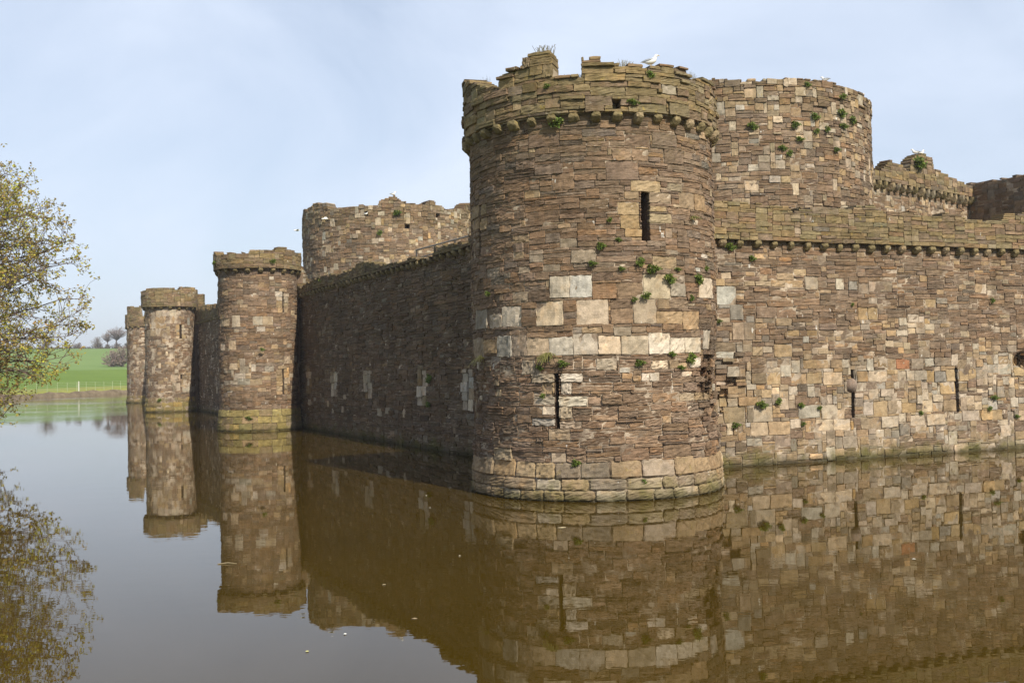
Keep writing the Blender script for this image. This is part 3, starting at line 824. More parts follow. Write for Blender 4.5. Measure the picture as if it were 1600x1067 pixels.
def round_tower(name, label, c, R, Rp, zc, topf, plz, slits=(), placed=(), row=0.085, lod=1, group=None, seed=1, span=125, step=0.6, sp=None, zones=None, moss=0.6, boxes=None):
    S = Cyl(c, R); Sp = Cyl(c, Rp)
    t = empty(name, (c[0], c[1], 0), label, 'tower', group)
    um = R * R_(span)
    holes = [(u - w / 2, u + w / 2, a, b) for u, a, b, w in slits]
    pl = list(placed)
    for q, (u, a, b, w) in enumerate(slits): pl += jambs(u, a, b, w, seed=seed + q, kinds=('tan', 'pale', 'ochre'))
    zones = zones or [(2.0, {'brown': 4, 'dbrown': 2, 'mauve': 2, 'tan': .7}, 1.0, 1.0), (3.6, {'brown': 4, 'mauve': 2, 'tan': 1.5, 'pale': 1.3, 'ochre': .3}, 1.0, 1.0),
                      (9, {'brown': 5, 'mauve': 4, 'dbrown': 1, 'tan': 1, 'pale': .25}, 1.1, 1.0)]
    mb = MB()
    st = pack(-um, um, plz, zc, row, 0.06, zones, pl, holes, rs=random.Random(seed))
    stone_mesh(mb, S, st, lod=lod, mossf=lambda u, v: 0.12, seed=seed)
    backing(mb, S, -R * math.pi, R * math.pi, -0.3, zc, 0.11, holes)
    link('shaft', mb.mesh(name + '_shaft', [M_STONE, M_MORTAR]), t)
    mb = MB(); Spl = Cyl(c, R, lambda v: 0.14 - 0.10 * np.clip(v / max(plz, .1), 0, 1))
    rr = random.Random(seed + 5); stp = []; nco = max(2, int(round((plz + 0.3) / 0.33)))
    ed = np.linspace(-0.3, plz, nco + 1)
    for a, b in zip(ed[:-1], ed[1:]):
        u = -um
        while u < um:
            w = rr.uniform(0.4, 0.9); stp.append((u, min(u + w, um + .1), a, b, rr.choice(('mossy', 'olive', 'mossy', 'mossy', 'tan')))); u += w
    stone_mesh(mb, Spl, stp, lod=lod, gap=0.006, bevel=0.02, prot=(0.03, 0.008), depth=0.2, mossf=lambda u, v: 1.0, warp=0.01, seed=seed + 6)
    backing(mb, Spl, -R * math.pi, R * math.pi, -0.35, plz - 0.03, 0.12, off=-0.02)
    link('plinth', mb.mesh(name + '_plinth', [M_STONE, M_MORTAR]), t)
    mb = MB()
    st = pack(-um, um, zc - 0.005, zc + 2.2, row * 1.05, 0.06, [(99, {'olive': 6, 'brown': 2.5, 'tan': 1.5, 'mauve': 1}, 1.1, 1.0)], (), (), top=topf, rs=random.Random(seed + 1))
    stone_mesh(mb, Sp, st, lod=lod, depth=0.45, closed=True, mossf=lambda u, v: moss, seed=seed + 2)
    backing(mb, Sp, -Rp * math.pi, Rp * math.pi, zc - 0.01, zc + 2.0, 0.11, top=lambda u: topf(u) - 0.13, off=-0.04, thick=0.38)
    n = 48; th = np.linspace(-math.pi, math.pi, n + 1); jj = np.arange(n)
    ri = np.stack([c[0] + (R - .1) * np.sin(th), c[1] - (R - .1) * np.cos(th), 0 * th + zc - 0.006], -1); ro = np.stack([c[0] + (Rp - .01) * np.sin(th), c[1] - (Rp - .01) * np.cos(th), 0 * th + zc - 0.006], -1)
    mb.add(np.concatenate([ri, ro]), np.stack([jj, jj + 1, jj + n + 2, jj + n + 1], -1), (0.2, 0.16, 0.1), (0.5, 0.3, 0.2), 0)
    link('parapet', mb.mesh(name + '_parapet', [M_STONE, M_MORTAR]), t)
    k = -um * 0.95; us = []
    while k < um * 0.95: us.append(k); k += step
    put_corbels(t, S, us, zc - 0.005, CB)
    rounded_top(S, t, 'wall_walk', zc + 0.1, R - 0.2)
    for u, a, b, w in slits: link('arrow_slit', slit_mesh(S, u, a, b, w, 0.6).mesh('arrow_slit', M_STONE), t)
    return t, S, Sp


T2 = (-13.35, 53.98); T3 = (-27.49, 82.28); T4 = (-39.25, 110.3)
S2 = Cyl(T2, 2.02); S2p = Cyl(T2, 2.24)
top2 = prof(px_pts(S2p, [(338, 401), (348, 397), (387, 395.5), (391, 391), (429, 391.6), (431, 386.5), (447, 388), (464, 394), (474, 397)]), 9.1, rag=0.15, seed=4)
sl2 = [(S2.uv(442, 470)[0], 6.02, 7.12, 0.15), (S2.uv(442, 597)[0], 1.8, 3.15, 0.12)]
pl2 = px_boxes(S2, [(720, 415, 825, 462, 'pale'), (738, 470, 782, 498, 'pale'), (610, 412, 650, 470, 'pale'), (548, 425, 595, 470, 'pale'), (595, 540, 632, 590, 'pale'), (600, 660, 640, 698, 'pale'), (648, 672, 695, 708, 'grey'),
                    (775, 668, 825, 702, 'grey'), (625, 708, 680, 742, 'pale'), (682, 702, 735, 740, 'pale'), (570, 745, 640, 775, 'pale'), (640, 742, 700, 772, 'pale'), (700, 738, 765, 770, 'tan'), (800, 205, 826, 220, 'white'),
                    (618, 478, 645, 500, 'pale'), (605, 780, 670, 800, 'tan'), (552, 555, 575, 590, 'pale')], 180, 370, 3.334)
G_T = 'small round towers along the left curtain wall'
t_2, _, _ = round_tower('wall_tower', 'small round tower with corbelled rim and mossy yellow base, nearest the shaded curtain wall', T2, 2.02, 2.24, 8.30, top2, 1.1, sl2, pl2, row=0.08, lod=1, group=G_T, seed=101)
S3 = Cyl(T3, 1.88); S3p = Cyl(T3, 2.15)
top3 = prof(px_pts(S3p, [(222, 454), (234, 451), (252, 449.5), (268, 450), (279, 453), (283, 448.6), (300, 449.5), (312, 454)]), 9.5, rag=0.2, seed=6)
sl3 = [(S3.uv(282, 518)[0], 5.8, 6.9, 0.15), (S3.uv(283, 588)[0], 2.6, 2.95, 0.12)]
t_3, _, _ = round_tower('wall_tower', 'third round tower from the right in the left row, pale upper stones, one dark slit', T3, 1.88, 2.15, 8.3, top3, 1.15, sl3,
                        px_boxes(S3, [(215, 380, 320, 412, 'pale'), (160, 415, 340, 450, 'tan'), (180, 452, 265, 478, 'tan'), (165, 485, 285, 515, 'tan'), (290, 720, 338, 755, 'pale'), (300, 758, 340, 800, 'tan'), (348, 720, 415, 740, 'tan'),
                                      (345, 745, 372, 775, 'tan'), (348, 780, 418, 805, 'pale'), (275, 600, 310, 625, 'tan')], 180, 370, 3.334), row=0.10, lod=0, group=G_T, seed=121, step=0.65)
S4 = Cyl(T4, 2.1); S4p = Cyl(T4, 2.25)
top4 = prof(px_pts(S4p, [(198.5, 474), (203.5, 474), (205.5, 481), (216, 480), (220, 474)]), 9.4, rag=0.15, seed=8)
t_4, _, _ = round_tower('wall_tower', 'farthest round tower of the left row, mostly hidden, standing by the green field', T4, 2.1, 2.25, 8.1, top4, 0.8, [], row=0.13, lod=0, group=G_T, seed=131, step=0.7)
P2 = np.array(LA) + d_l * 84.0
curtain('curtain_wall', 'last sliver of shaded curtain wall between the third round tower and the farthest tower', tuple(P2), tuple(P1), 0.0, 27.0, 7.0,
        prof([], 7.9, rag=0.3, seed=7.0), zonesL, [], [], row=0.15, lod=0, seed=91, moss=0.2, res=0.3, tint=(0.74, 0.74, 0.74), corb_step=0.8)  # tint again darkens the stone colour to deepen the shade
# short necks joining the small towers to the wall behind them
nI = np.array([0.894, 0.447])
for tt, cc in ((t_2, T2), (t_3, T3)):
    mb = MB(); c_ = np.array(cc)
    q = [c_ - d_l * 0.4, c_ - d_l * 0.4 + nI * 2.3, c_ + d_l * 1.5 + nI * 2.3, c_ + d_l * 1.5]
    V = [(x, y, -0.4) for x, y in q] + [(x, y, 8.2) for x, y in q]
    mb.add(V, np.array([[0, 1, 5, 4], [1, 2, 6, 5], [2, 3, 7, 6], [3, 0, 4, 7], [4, 5, 6, 7]]), (0.17, 0.12, 0.085), (0.4, 0.2, 0.8), 0)
    link('neck_wall', mb.mesh('neck_wall', M_STONE), tt)
# broken wall stubs on the right flank of the two nearer small towers


def stub(parent, x0, x1, y0, y1, z0, pts, rzrow=0.1, seed=1):
    """rubble block with sloping broken top, axis aligned to the left curtain"""
    S = Pln(x0, x1)
    Lh = math.hypot(x1[0] - x0[0], x1[1] - x0[1])
    f = prof(pts, z0 + 0.5, rag=0.1, seed=seed)
    mb = MB()
    st = pack(0, Lh, z0, z0 + 2.6, rzrow, 0.06, [(99, {'olive': 3, 'tan': 3, 'brown': 2, 'pale': .6}, 0.9, 1.0)], (), (), top=f, rs=random.Random(seed))
    stone_mesh(mb, S, st, lod=0, depth=0.6, closed=True, mossf=lambda u, v: 0.5, seed=seed)
    backing(mb, S, 0, Lh, z0 - .3, z0 + 2.4, 0.12, top=lambda u: f(u) - 0.12, off=-0.05, thick=0.5)
    link('broken_wall_end', mb.mesh('broken_wall_end', [M_STONE, M_MORTAR]), parent)


stub(t_2, (-12.3, 55.1), (-10.75, 55.1), 0, 0, 6.6, [(0.0, 9.05), (0.75, 8.95), (1.05, 8.55), (1.25, 8.1), (1.5, 7.7)], seed=5)
stub(t_3, (-26.3, 83.0), (-24.95, 83.1), 0, 0, 6.8, [(0.0, 9.6), (0.9, 9.6), (1.3, 9.5)], seed=7)

# ================================================================== INNER WARD TOWERS


def inner_tower(name, label, c, R, topf, z0, row, seed, holes=(), placed=(), span=110):
    S = Cyl(c, R)
    t = empty(name, (c[0], c[1], 0), label, 'tower', 'massive inner ward towers')
    um = R * R_(span)
    zones = [(99, {'brown': 4, 'mauve': 3.2, 'dbrown': 1, 'tan': 1.6, 'pale': 1.15, 'grey': .8, 'ochre': .5}, 1.0, 1.0)]
    mb = MB()
    st = pack(-um, um, z0, z0 + 11.0, row, 0.065, zones, placed, holes, top=topf, rs=random.Random(seed))
    up = [s for s in st if s[3] > 12.6]; lo = [s for s in st if s[3] <= 12.6]
    stone_mesh(mb, S, lo, lod=1, mossf=lambda u, v: 0.15, seed=seed, prot=(0.032, 0.016), bevel=0.02)
    backing(mb, S, -R * math.pi, R * math.pi, 0.5, 12.7, 0.14, holes)
    link('shaft', mb.mesh(name + '_shaft', [M_STONE, M_MORTAR]), t)
    mb = MB()
    stone_mesh(mb, S, up, lod=1, mossf=lambda u, v: 0.5, seed=seed + 1, prot=(0.035, 0.022), bevel=0.02, depth=0.8, closed=True)
    backing(mb, S, -R * math.pi, R * math.pi, 12.6, 14.6, 0.14, holes, top=lambda u: topf(u) - 0.15, off=-0.04, thick=0.9)
    link('wall_head', mb.mesh(name + '_head', [M_STONE, M_MORTAR]), t)
    rounded_top(S, t, 'wall_walk', 12.65, R - 0.5)
    return t, S


I1 = (9.3, 44.0); I2 = (-8.76, 73.48)
SI1 = Cyl(I1, 6.0); SI2 = Cyl(I2, 6.0)
topI1 = prof(px_pts(SI1, [(1105, 126), (1112, 124), (1130, 124), (1150, 126), (1200, 126), (1224, 125), (1228, 121), (1250, 121), (1256, 125), (1298, 128), (1310, 133), (1322, 136), (1340, 143), (1352, 152), (1361, 163)]), 13.6, rag=0.12, seed=3)
t_i1, _ = inner_tower('inner_tower', 'massive pale round inner tower rising behind the sunlit curtain wall on the right', I1, 6.0, topI1, 4.5, 0.088, 151)
c7pts = [(474, 328), (478, 328), (488, 322), (490, 318), (511, 317.5), (513, 326), (535, 324), (560, 321), (590, 320), (592, 314), (606, 309), (618, 306), (628, 314), (645, 318), (664, 320), (666, 314), (679, 313), (681, 320), (690, 321), (697, 328), (724, 327), (728, 320), (735, 318)]
topI2 = prof(px_pts(SI2, c7pts), 14.0, rag=0.12, seed=5)
hi2 = [(SI2.uv(636.5, 355)[0] - .17, SI2.uv(636.5, 355)[0] + .17, SI2.uv(636.5, 358)[1], SI2.uv(636.5, 351)[1]), (SI2.uv(683.5, 337)[0] - .17, SI2.uv(683.5, 337)[0] + .17, SI2.uv(683.5, 341)[1], SI2.uv(683.5, 333)[1]),
       (SI2.uv(572, 334)[0] - .15, SI2.uv(572, 334)[0] + .15, SI2.uv(572, 336.5)[1], SI2.uv(572, 331)[1])]
t_i2, _ = inner_tower('inner_tower', 'round inner tower with ragged top standing behind the shaded left curtain wall', I2, 6.0, topI2, 5.5, 0.10, 161, holes=hi2)

# inner curtain with machicolation and the gatehouse block
IS = (16.0, 45.2); IE = (22.9, 50.8)
SIC = Pln(IS, IE)
ILEN = math.hypot(IE[0] - IS[0], IE[1] - IS[1])
SICp = Pln(IS, IE, 0.25)
topIC = prof(px_pts(SICp, [(1366, 266), (1380, 264), (1384, 256), (1391, 251), (1397, 255), (1410, 259), (1418, 268), (1421, 268), (1423, 250), (1432, 243), (1444, 241), (1456, 248), (1459, 264), (1480, 273), (1499, 283), (1520, 291), (1536, 293)]), 11.6, rag=0.1, seed=2)
CBs = corbel_meshes('machicolation_corbel', w=0.22, h=0.42, d=0.36, n=4, kinds=('tan', 'olive', 'tan', 'grey'))
t_ic, _, _ = curtain('inner_curtain_wall', 'high inner curtain wall with a row of machicolation corbels, right of the massive inner tower', IS, IE, -1.2, ILEN + 0.6, 10.95, topIC,
                     [(99, {'brown': 4, 'mauve': 3, 'tan': 3, 'pale': 1, 'ochre': .6}, 1.0, 1.0)], row=0.10, lod=0, seed=171, parapet_off=0.25, corb_step=0.52, cb=CBs, base=4.5, thick=1.2, res=0.2, pmoss=0.45)
GA = np.array(IE); gd = np.array([0.40, -0.92]); gd /= np.linalg.norm(gd)
GB = GA + gd * 7.0
SG = Pln(tuple(GA), tuple(GB))
t_g = empty('gatehouse_tower', (GA[0], GA[1], 0), 'dark shaded gatehouse block at the right edge beside the high inner curtain wall', 'tower')
topG = prof([(0, 11.75), (0.4, 11.6), (1.0, 11.6), (3.2, 11.55), (7, 11.6)], 11.6, rag=0.15, seed=9)
mb = MB()
st = pack(-0.3, 7.0, 4.5, 12.2, 0.11, 0.065, [(99, {'brown': 4, 'mauve': 3, 'dbrown': 3, 'grey': 1}, 1.1, 1.0)], top=topG, rs=random.Random(8))
stone_mesh(mb, SG, st, lod=0, depth=0.4, closed=True, moss=0.2, seed=9)
backing(mb, SG, -0.3, 7.0, 0.5, 12.0, 0.2, top=lambda u: topG(u) - 0.1, thick=4.0)
link('wall_face', mb.mesh('gatehouse_face', [M_STONE, M_MORTAR]), t_g)

exec_tail = True
# ================================================================== SETTING: ground, water, sky
# outline of the moat's outer bank, anticlockwise
BANK = [(6, 4.6), (20, 8), (45, 18), (90, 38), (120, 90), (100, 160), (40, 190), (-20, 195), (-52, 186), (-60.5, 172), (-63, 160), (-66, 143), (-66.5, 128), (-60, 108), (-50, 88), (-40, 69), (-31, 51), (-26, 41), (-18, 24), (-9, 9), (-4, 4.8)]


def resample(P, step):
    P = np.array(P + [P[0]], float); out = []
    for a, b in zip(P[:-1], P[1:]):
        m = max(1, int(np.linalg.norm(b - a) / step))
        for i in range(m): out.append(a + (b - a) * i / m)
    return np.array(out)


bk = resample(BANK, 1.5)
for _ in range(3): bk = 0.25 * np.roll(bk, 1, 0) + 0.5 * bk + 0.25 * np.roll(bk, -1, 0)
nb = len(bk)
tang = np.roll(bk, -1, 0) - np.roll(bk, 1, 0)
nrm = np.stack([tang[:, 1], -tang[:, 0]], -1); nrm /= np.linalg.norm(nrm, axis=1)[:, None]
cen = np.array([20.0, 80.0]); rad = bk - cen; rad /= np.linalg.norm(rad, axis=1)[:, None]
g = np.random.default_rng(2)
wob = 0.25 * g.normal(0, 1, nb); wob = (wob + np.roll(wob, 1) + np.roll(wob, -1)) / 2
rings = []
for d, z, mat in ((-6, -1.6, 0), (-0.35, -0.35, 0), (0.0, 0.05, 0), (0.25, 0.40, 0), (0.7, 0.66, 0), (1.2, 0.85, 1), (7.0, 1.15, 1), (8.5, 1.2, 2), (30, 2.3, 2), (55, 3.9, 2), (78, 4.7, 3), (110, 6.6, 3), (160, 9.9, 3), (220, 11.9, 3), (262, 13.3, 3), (290, 13.5, 3), (420, 11.5, 3), (800, 9, 3), (2200, 0, 3)):
    k = min(1, max(0, d) / 60.0); dr = nrm * (1 - k) + rad * k; dr /= np.linalg.norm(dr, axis=1)[:, None]
    q = bk + dr * (d + (wob * 0.6 if abs(d) < 2 else 0))[:, None] if np.ndim(wob) and abs(d) < 2 else bk + dr * d
    zz = z + (0.07 * g.normal(0, 1, nb) if 0 <= d < 1 else 0.0) + (0.9 * np.sin(q[:, 0] * 0.02 + q[:, 1] * 0.013) * min(1, d / 150) if d > 50 else 0)
    rings.append((np.column_stack([q, np.broadcast_to(zz, nb)]), mat))
mb = MB()
V = np.concatenate([r[0] for r in rings] + [np.array([[cen[0], cen[1], -1.6]])])
jj = np.arange(nb); kk = (jj + 1) % nb
first = True
for i in range(len(rings) - 1):
    f = np.stack([i * nb + jj, (i + 1) * nb + jj, (i + 1) * nb + kk, i * nb + kk], -1)
    if first: mb.add(V, f, (1, 1, 1), (0.5, 0, 0), rings[i + 1][1]); first = False
    else:
        mb.lv.append(f.ravel()); mb.lt.append(np.full(nb, 4)); mb.mi.append(np.full(nb, rings[i + 1][1]))
f = np.stack([jj, kk, np.full(nb, len(V) - 1)], -1)
mb.lv.append(f.ravel()); mb.lt.append(np.full(nb, 3)); mb.mi.append(np.zeros(nb, int))


def grass(name, a, b, sc=0.15):
    m, nt, bs = newmat(name)
    geo = N(nt, 'ShaderNodeNewGeometry'); p = geo.outputs['Position']
    n1 = noise(nt, vmul(nt, p, (1, 1, 1)), sc, 5, 0.6); n2 = noise(nt, p, 2.2, 5, 0.7)
    c = mixc(nt, ramp(nt, n1, 0.35, 0.65), a, b)
    c = mixc(nt, ramp(nt, n2, 0.3, 0.7, 0, 0.5), c, tuple(x * 0.62 for x in a))
    L(nt, c, bs.inputs['Base Color']); bs.inputs['Roughness'].default_value = 0.95; bs.inputs['Specular IOR Level'].default_value = 0.1
    bp = N(nt, 'ShaderNodeBump'); bp.inputs['Strength'].default_value = 0.6; bp.inputs['Distance'].default_value = 0.1
    L(nt, n2, bp.inputs['Height']); L(nt, bp.outputs[0], bs.inputs['Normal'])
    return m


M_EARTH = grass('bank_earth', (0.12, 0.092, 0.06), (0.24, 0.19, 0.125), 1.2)
M_G1 = grass('verge_grass', (0.21, 0.235, 0.05), (0.27, 0.27, 0.07), 0.3)
M_G2 = grass('field_grass_lush', (0.12, 0.19, 0.028), (0.15, 0.225, 0.04), 0.08)
M_G3 = grass('field_grass_pale', (0.155, 0.24, 0.068), (0.185, 0.265, 0.085), 0.05)
tag(link('ground', mb.mesh('ground', [M_EARTH, M_G1, M_G2, M_G3], True)), kind='structure')

# courtyard inside the walls
mb = MB()
crt = [(5.5, 31.0), (30, 41), (60, 80), (20, 130), (-36, 112), (-10, 58), (0.5, 37)]
mb.add([(x, y, 1.4) for x, y in crt], [list(range(len(crt)))])
tag(link('courtyard', mb.mesh('courtyard', M_G2)), kind='structure')

# water
m, nt, b = newmat('moat_water')
geo = N(nt, 'ShaderNodeNewGeometry'); p = geo.outputs['Position']
b.inputs['Base Color'].default_value = (0.085, 0.052, 0.012, 1)
c = mixc(nt, ramp(nt, noise(nt, p, 0.25, 4), 0.3, 0.7), (0.043, 0.0265, 0.0024), (0.052, 0.032, 0.0036))
L(nt, c, b.inputs['Base Color'])
b.inputs['Roughness'].default_value = 0.0
b.inputs['IOR'].default_value = 1.333
rip = noise(nt, vmul(nt, p, (1.0, 1.6, 1.0)), 1.1, 3, 0.55)
rip2 = noise(nt, vmul(nt, p, (1.0, 2.4, 1.0)), 5.0, 2, 0.5)
patch = ramp(nt, noise(nt, vmul(nt, p, (0.5, 1.0, 1.0)), 0.10, 2), 0.42, 0.62, 0.25, 1.0)
sy = N(nt, 'ShaderNodeSeparateXYZ'); L(nt, p, sy.inputs[0])
far = ramp(nt, sy.outputs[1], 60.0, 125.0, 1.0, 12.0)     # the open end of the moat is ruffled by the breeze
hgt = mth(nt, 'ADD', rip, mth(nt, 'MULTIPLY', rip2, 0.12))
hgt = mth(nt, 'MULTIPLY', mth(nt, 'MULTIPLY', hgt, patch), far)
bp = N(nt, 'ShaderNodeBump'); bp.inputs['Strength'].default_value = 1.0; bp.inputs['Distance'].default_value = 0.0022
L(nt, hgt, bp.inputs['Height']); L(nt, bp.outputs[0], b.inputs['Normal'])
mb = MB()
mb.add([(-130, -5, 0), (140, -5, 0), (140, 220, 0), (-130, 220, 0)], np.array([[0, 1, 2, 3]]))
tag(link('water', mb.mesh('water', m)), kind='structure')

# ================================================================== TREES


def leaf_quads(C, size, col, g, flat=0.6):
    """small folded leaves around the points C"""
    n = len(C)
    d = g.normal(0, 1, (n, 3)); d[:, 2] *= flat; d /= np.linalg.norm(d, axis=1)[:, None] + 1e-9
    e = np.cross(d, g.normal(0, 1, (n, 3))); e /= np.linalg.norm(e, axis=1)[:, None] + 1e-9
    s = size * g.uniform(0.6, 1.3, n)[:, None]
    V = np.stack([C, C + d * s * 0.55 + e * s * 0.38, C + d * s * 1.1, C + d * s * 0.55 - e * s * 0.38], 1)
    f = np.arange(4 * n).reshape(n, 4)
    cc = np.repeat(np.asarray(col) * g.uniform(0.65, 1.35, (n, 1)) * (1 + g.normal(0, 0.08, (n, 3))), 4, 0)
    return V.reshape(-1, 3), f, cc


def curve(a, b, sag, wig, g, n=7):
    a = np.asarray(a, float); b = np.asarray(b, float)
    t = np.linspace(0, 1, n)[:, None]
    ln = np.linalg.norm(b - a)
    P = a + (b - a) * t
    P[:, 2] += (sag * ln * (t * (1 - t)) * 4)[:, 0]
    P[1:-1] += np.cumsum(g.normal(0, wig * ln / n, (n - 2, 3)), 0) * np.linspace(1, 0.3, n - 2)[:, None]
    return P


def big_tree():
    g = np.random.default_rng(77)
    base = np.array([-26.6, 41.5, 0.8])
    C0 = np.array([-26.2, 41.5, 6.45]); E = np.array([8.4, 6.5, 7.1])
    t = empty('sycamore_tree', tuple(base), 'large tree leaning over the water at the left edge, with opening yellow green leaves', 'tree')
    tb = MB(); cb = MB()
    tp = curve(base, base + np.array([0.6, 0, 9.5]), 0, 0.08, g, 9)
    tb.tube(tp, np.linspace(0.42, 0.10, 9), 9)
    leafp = []; budp = []
    ntar = 175
    for i in range(ntar):
        # targets over the crown's surface, most of them on the water side
        while True:
            d = g.normal(0, 1, 3); d /= np.linalg.norm(d)
            if d[0] < -0.1 and g.random() < 0.62: continue
            break
        q = C0 + d * E * g.uniform(0.72, 1.02)
        if q[2] < 0.7: q[2] = g.uniform(0.7, 1.8)
        k = int(np.clip(((q[2] - 1.0) / 12.0) * 8 - g.uniform(0, 2), 1, 8))
        P = curve(tp[k], q, g.uniform(-0.02, 0.14), 0.16, g, 10)
        rad = np.linspace(0.085, 0.010, 10) * g.uniform(0.7, 1.3)
        tb.tube(P, rad, 5, cap=False)
        dirm = (q - tp[k]) / np.linalg.norm(q - tp[k])
        for j in range(3, 10):
            for _ in range(3 if j > 4 else 2):
                s0 = P[j] if j < 9 else P[9]
                dv = dirm * g.uniform(0.4, 1.0) + g.normal(0, 0.65, 3); dv[2] += 0.12
                dv /= np.linalg.norm(dv)
                l2 = g.uniform(0.6, 1.7)
                q2 = s0 + dv * l2
                if q2[2] < 0.5: q2[2] = 0.5 + g.random() * 0.3
                # keep inside the crown's outline
                e = np.linalg.norm((q2 - C0) / (E * 1.03))
                if e > 1: q2 = C0 + (q2 - C0) / e
                P2 = curve(s0, q2, g.uniform(-0.05, 0.12), 0.2, g, 6)
                cb.tube(P2, np.linspace(0.016, 0.006, 6), 3, cap=False)
                leafp.append(P2[-1])
                for _ in range(3):
                    m_ = g.integers(1, 6)
                    d3 = dv + g.normal(0, 0.7, 3); d3 /= np.linalg.norm(d3)
                    q3 = P2[m_] + d3 * g.uniform(0.2, 0.65)
                    P3 = curve(P2[m_], q3, 0.05, 0.15, g, 4)
                    cb.tube(P3, np.linspace(0.008, 0.005, 4), 3, cap=False)
                    leafp.append(P3[-1])
    leafp = np.array(leafp)
    keep = g.random(len(leafp)) < 0.9
    Lp = leafp[keep]
    rep = np.repeat(Lp, 8, 0) + g.normal(0, 0.065, (len(Lp) * 8, 3))
    mixk = (sn(rep[:, 0] * 0.5, rep[:, 2] * 0.6, 1.0) + g.normal(0, 0.5, len(rep))) > 0.15
    for sel, col in ((mixk, (0.42, 0.39, 0.06)), (~mixk, (0.33, 0.26, 0.08))):
        V, f, cc = leaf_quads(rep[sel], 0.105, col, g)
        cb.add(V, f, cc, (0.5, 0, 0), 1)
    link('trunk', tb.mesh('sycamore_trunk', M_BARK, True), t)
    link('crown', cb.mesh('sycamore_crown', [M_BARK, M_LEAF]), t)


big_tree()


def at_dist(px, py, D):
    d = ray(px, py); h = math.hypot(d[0], d[1])
    return EYE + d * D / h


def ground_z(x, y):
    """height of the ground sheet under a point, from its rings"""
    best = None
    p = np.array([x, y]); dd = np.linalg.norm(bk - p, axis=1); i = int(np.argmin(dd)); dist = dd[i]
    ds = [0.7, 1.2, 7, 8.5, 30, 55, 78, 110, 160, 220, 262, 290, 420]; zs = [0.86, .95, 1.15, 1.2, 2.3, 3.9, 4.7, 6.6, 9.9, 11.9, 13.3, 13.5, 11.5]
    return float(np.interp(dist, ds, zs)) + (0.9 * math.sin(x * 0.02 + y * 0.013) * min(1, dist / 150) if dist > 50 else 0)


def far_tree(name, label, cat, px, py, D, h, w, trunk, seed, col=(0.30, 0.25, 0.245), umbrella=False, lean=0.0, dens=1.0, group=None, leafc=None, tr=0.22):
    g = np.random.default_rng(seed)
    b = at_dist(px, py, D); z = ground_z(b[0], b[1]); b = np.array([b[0], b[1], z])
    t = empty(name, tuple(b), label, cat, group)
    tb = MB(); cb = MB()
    topk = b + np.array([lean, 0, h * 0.9])
    tp = curve(b - np.array([0, 0, .3]), topk, 0, 0.06, g, 8)
    tb.tube(tp, np.linspace(tr, 0.05, 8), 6)
    pts = []
    for i in range(int(70 * dens)):
        a = g.uniform(0, 2 * math.pi); rr = math.sqrt(g.random())
        if umbrella: zc = trunk * h + (h - trunk * h) * (0.15 + 0.85 * math.sqrt(max(0, 1 - rr * rr))) * g.uniform(0.55, 1.0)
        else: zc = trunk * h + (h - trunk * h) * g.uniform(0.0, 1.0); rr *= math.sqrt(max(0.05, 1 - ((zc / h - (1 + trunk) / 2) / ((1 - trunk) / 2)) ** 2))
        q = b + np.array([math.cos(a) * rr * w / 2 + lean * zc / h, math.sin(a) * rr * w / 2, zc])
        k = int(np.clip((zc / h) * 7 - 2 - 1.5 * rr, 3 if umbrella else 1, 6))
        P = curve(tp[k], q, 0.06, 0.14, g, 6)
        tb.tube(P, np.linspace(tr * 0.3, 0.03, 6), 3, cap=False)
        for _ in range(8):
            m_ = g.integers(2, 6); d3 = g.normal(0, 1, 3); d3[2] = abs(d3[2]) * 0.6; d3 /= np.linalg.norm(d3)
            q3 = P[m_] + d3 * g.uniform(0.4, 1.0) * h * 0.09
            cb.tube(np.stack([P[m_], (P[m_] + q3) / 2 + g.normal(0, 0.06, 3), q3]), [0.035, 0.028, 0.02], 3, cap=False, col=col)
            pts.append(q3)
    pts = np.array(pts); rep = np.repeat(pts, 2, 0) + g.normal(0, h * 0.02, (len(pts) * 2, 3))
    V, f, cc = leaf_quads(rep, 0.20, leafc or col, g)
    cb.add(V, f, cc, (0.5, 0, 0), 1)
    link('trunk', tb.mesh(name + '_trunk', M_BARK), t)
    link('crown', cb.mesh(name + '_crown', [M_TWIG, M_LEAF]), t)


M_TWIG = plain('twig', (0.30, 0.25, 0.24), 0.95, 0.2, 1)
GT = 'bare trees on the ridge beyond the field'
DR = 428.0
far_tree('windswept_tree', 'taller flat-topped bare tree on the ridge, close to the farthest tower', 'tree', 181, 540, DR, 8.6, 9.0, 0.55, 1, umbrella=True, lean=0.6, dens=1.5, group=GT, tr=0.34)
far_tree('windswept_tree', 'thinner leaning bare tree just left of the taller flat-topped one on the ridge', 'tree', 170, 540, DR, 6.6, 4.6, 0.5, 2, umbrella=True, lean=-1.0, dens=0.8, group=GT, tr=0.22)
far_tree('round_tree', 'pale round bare tree standing alone on the middle of the ridge', 'tree', 152, 541, DR + 10, 4.6, 6.0, 0.1, 3, col=(0.24, 0.21, 0.19), group=GT)
far_tree('round_tree', 'broad pale bare tree on the ridge seen through the overhanging twigs', 'tree', 72, 541, DR + 8, 6.2, 8.5, 0.15, 4, col=(0.24, 0.205, 0.195), group=GT)
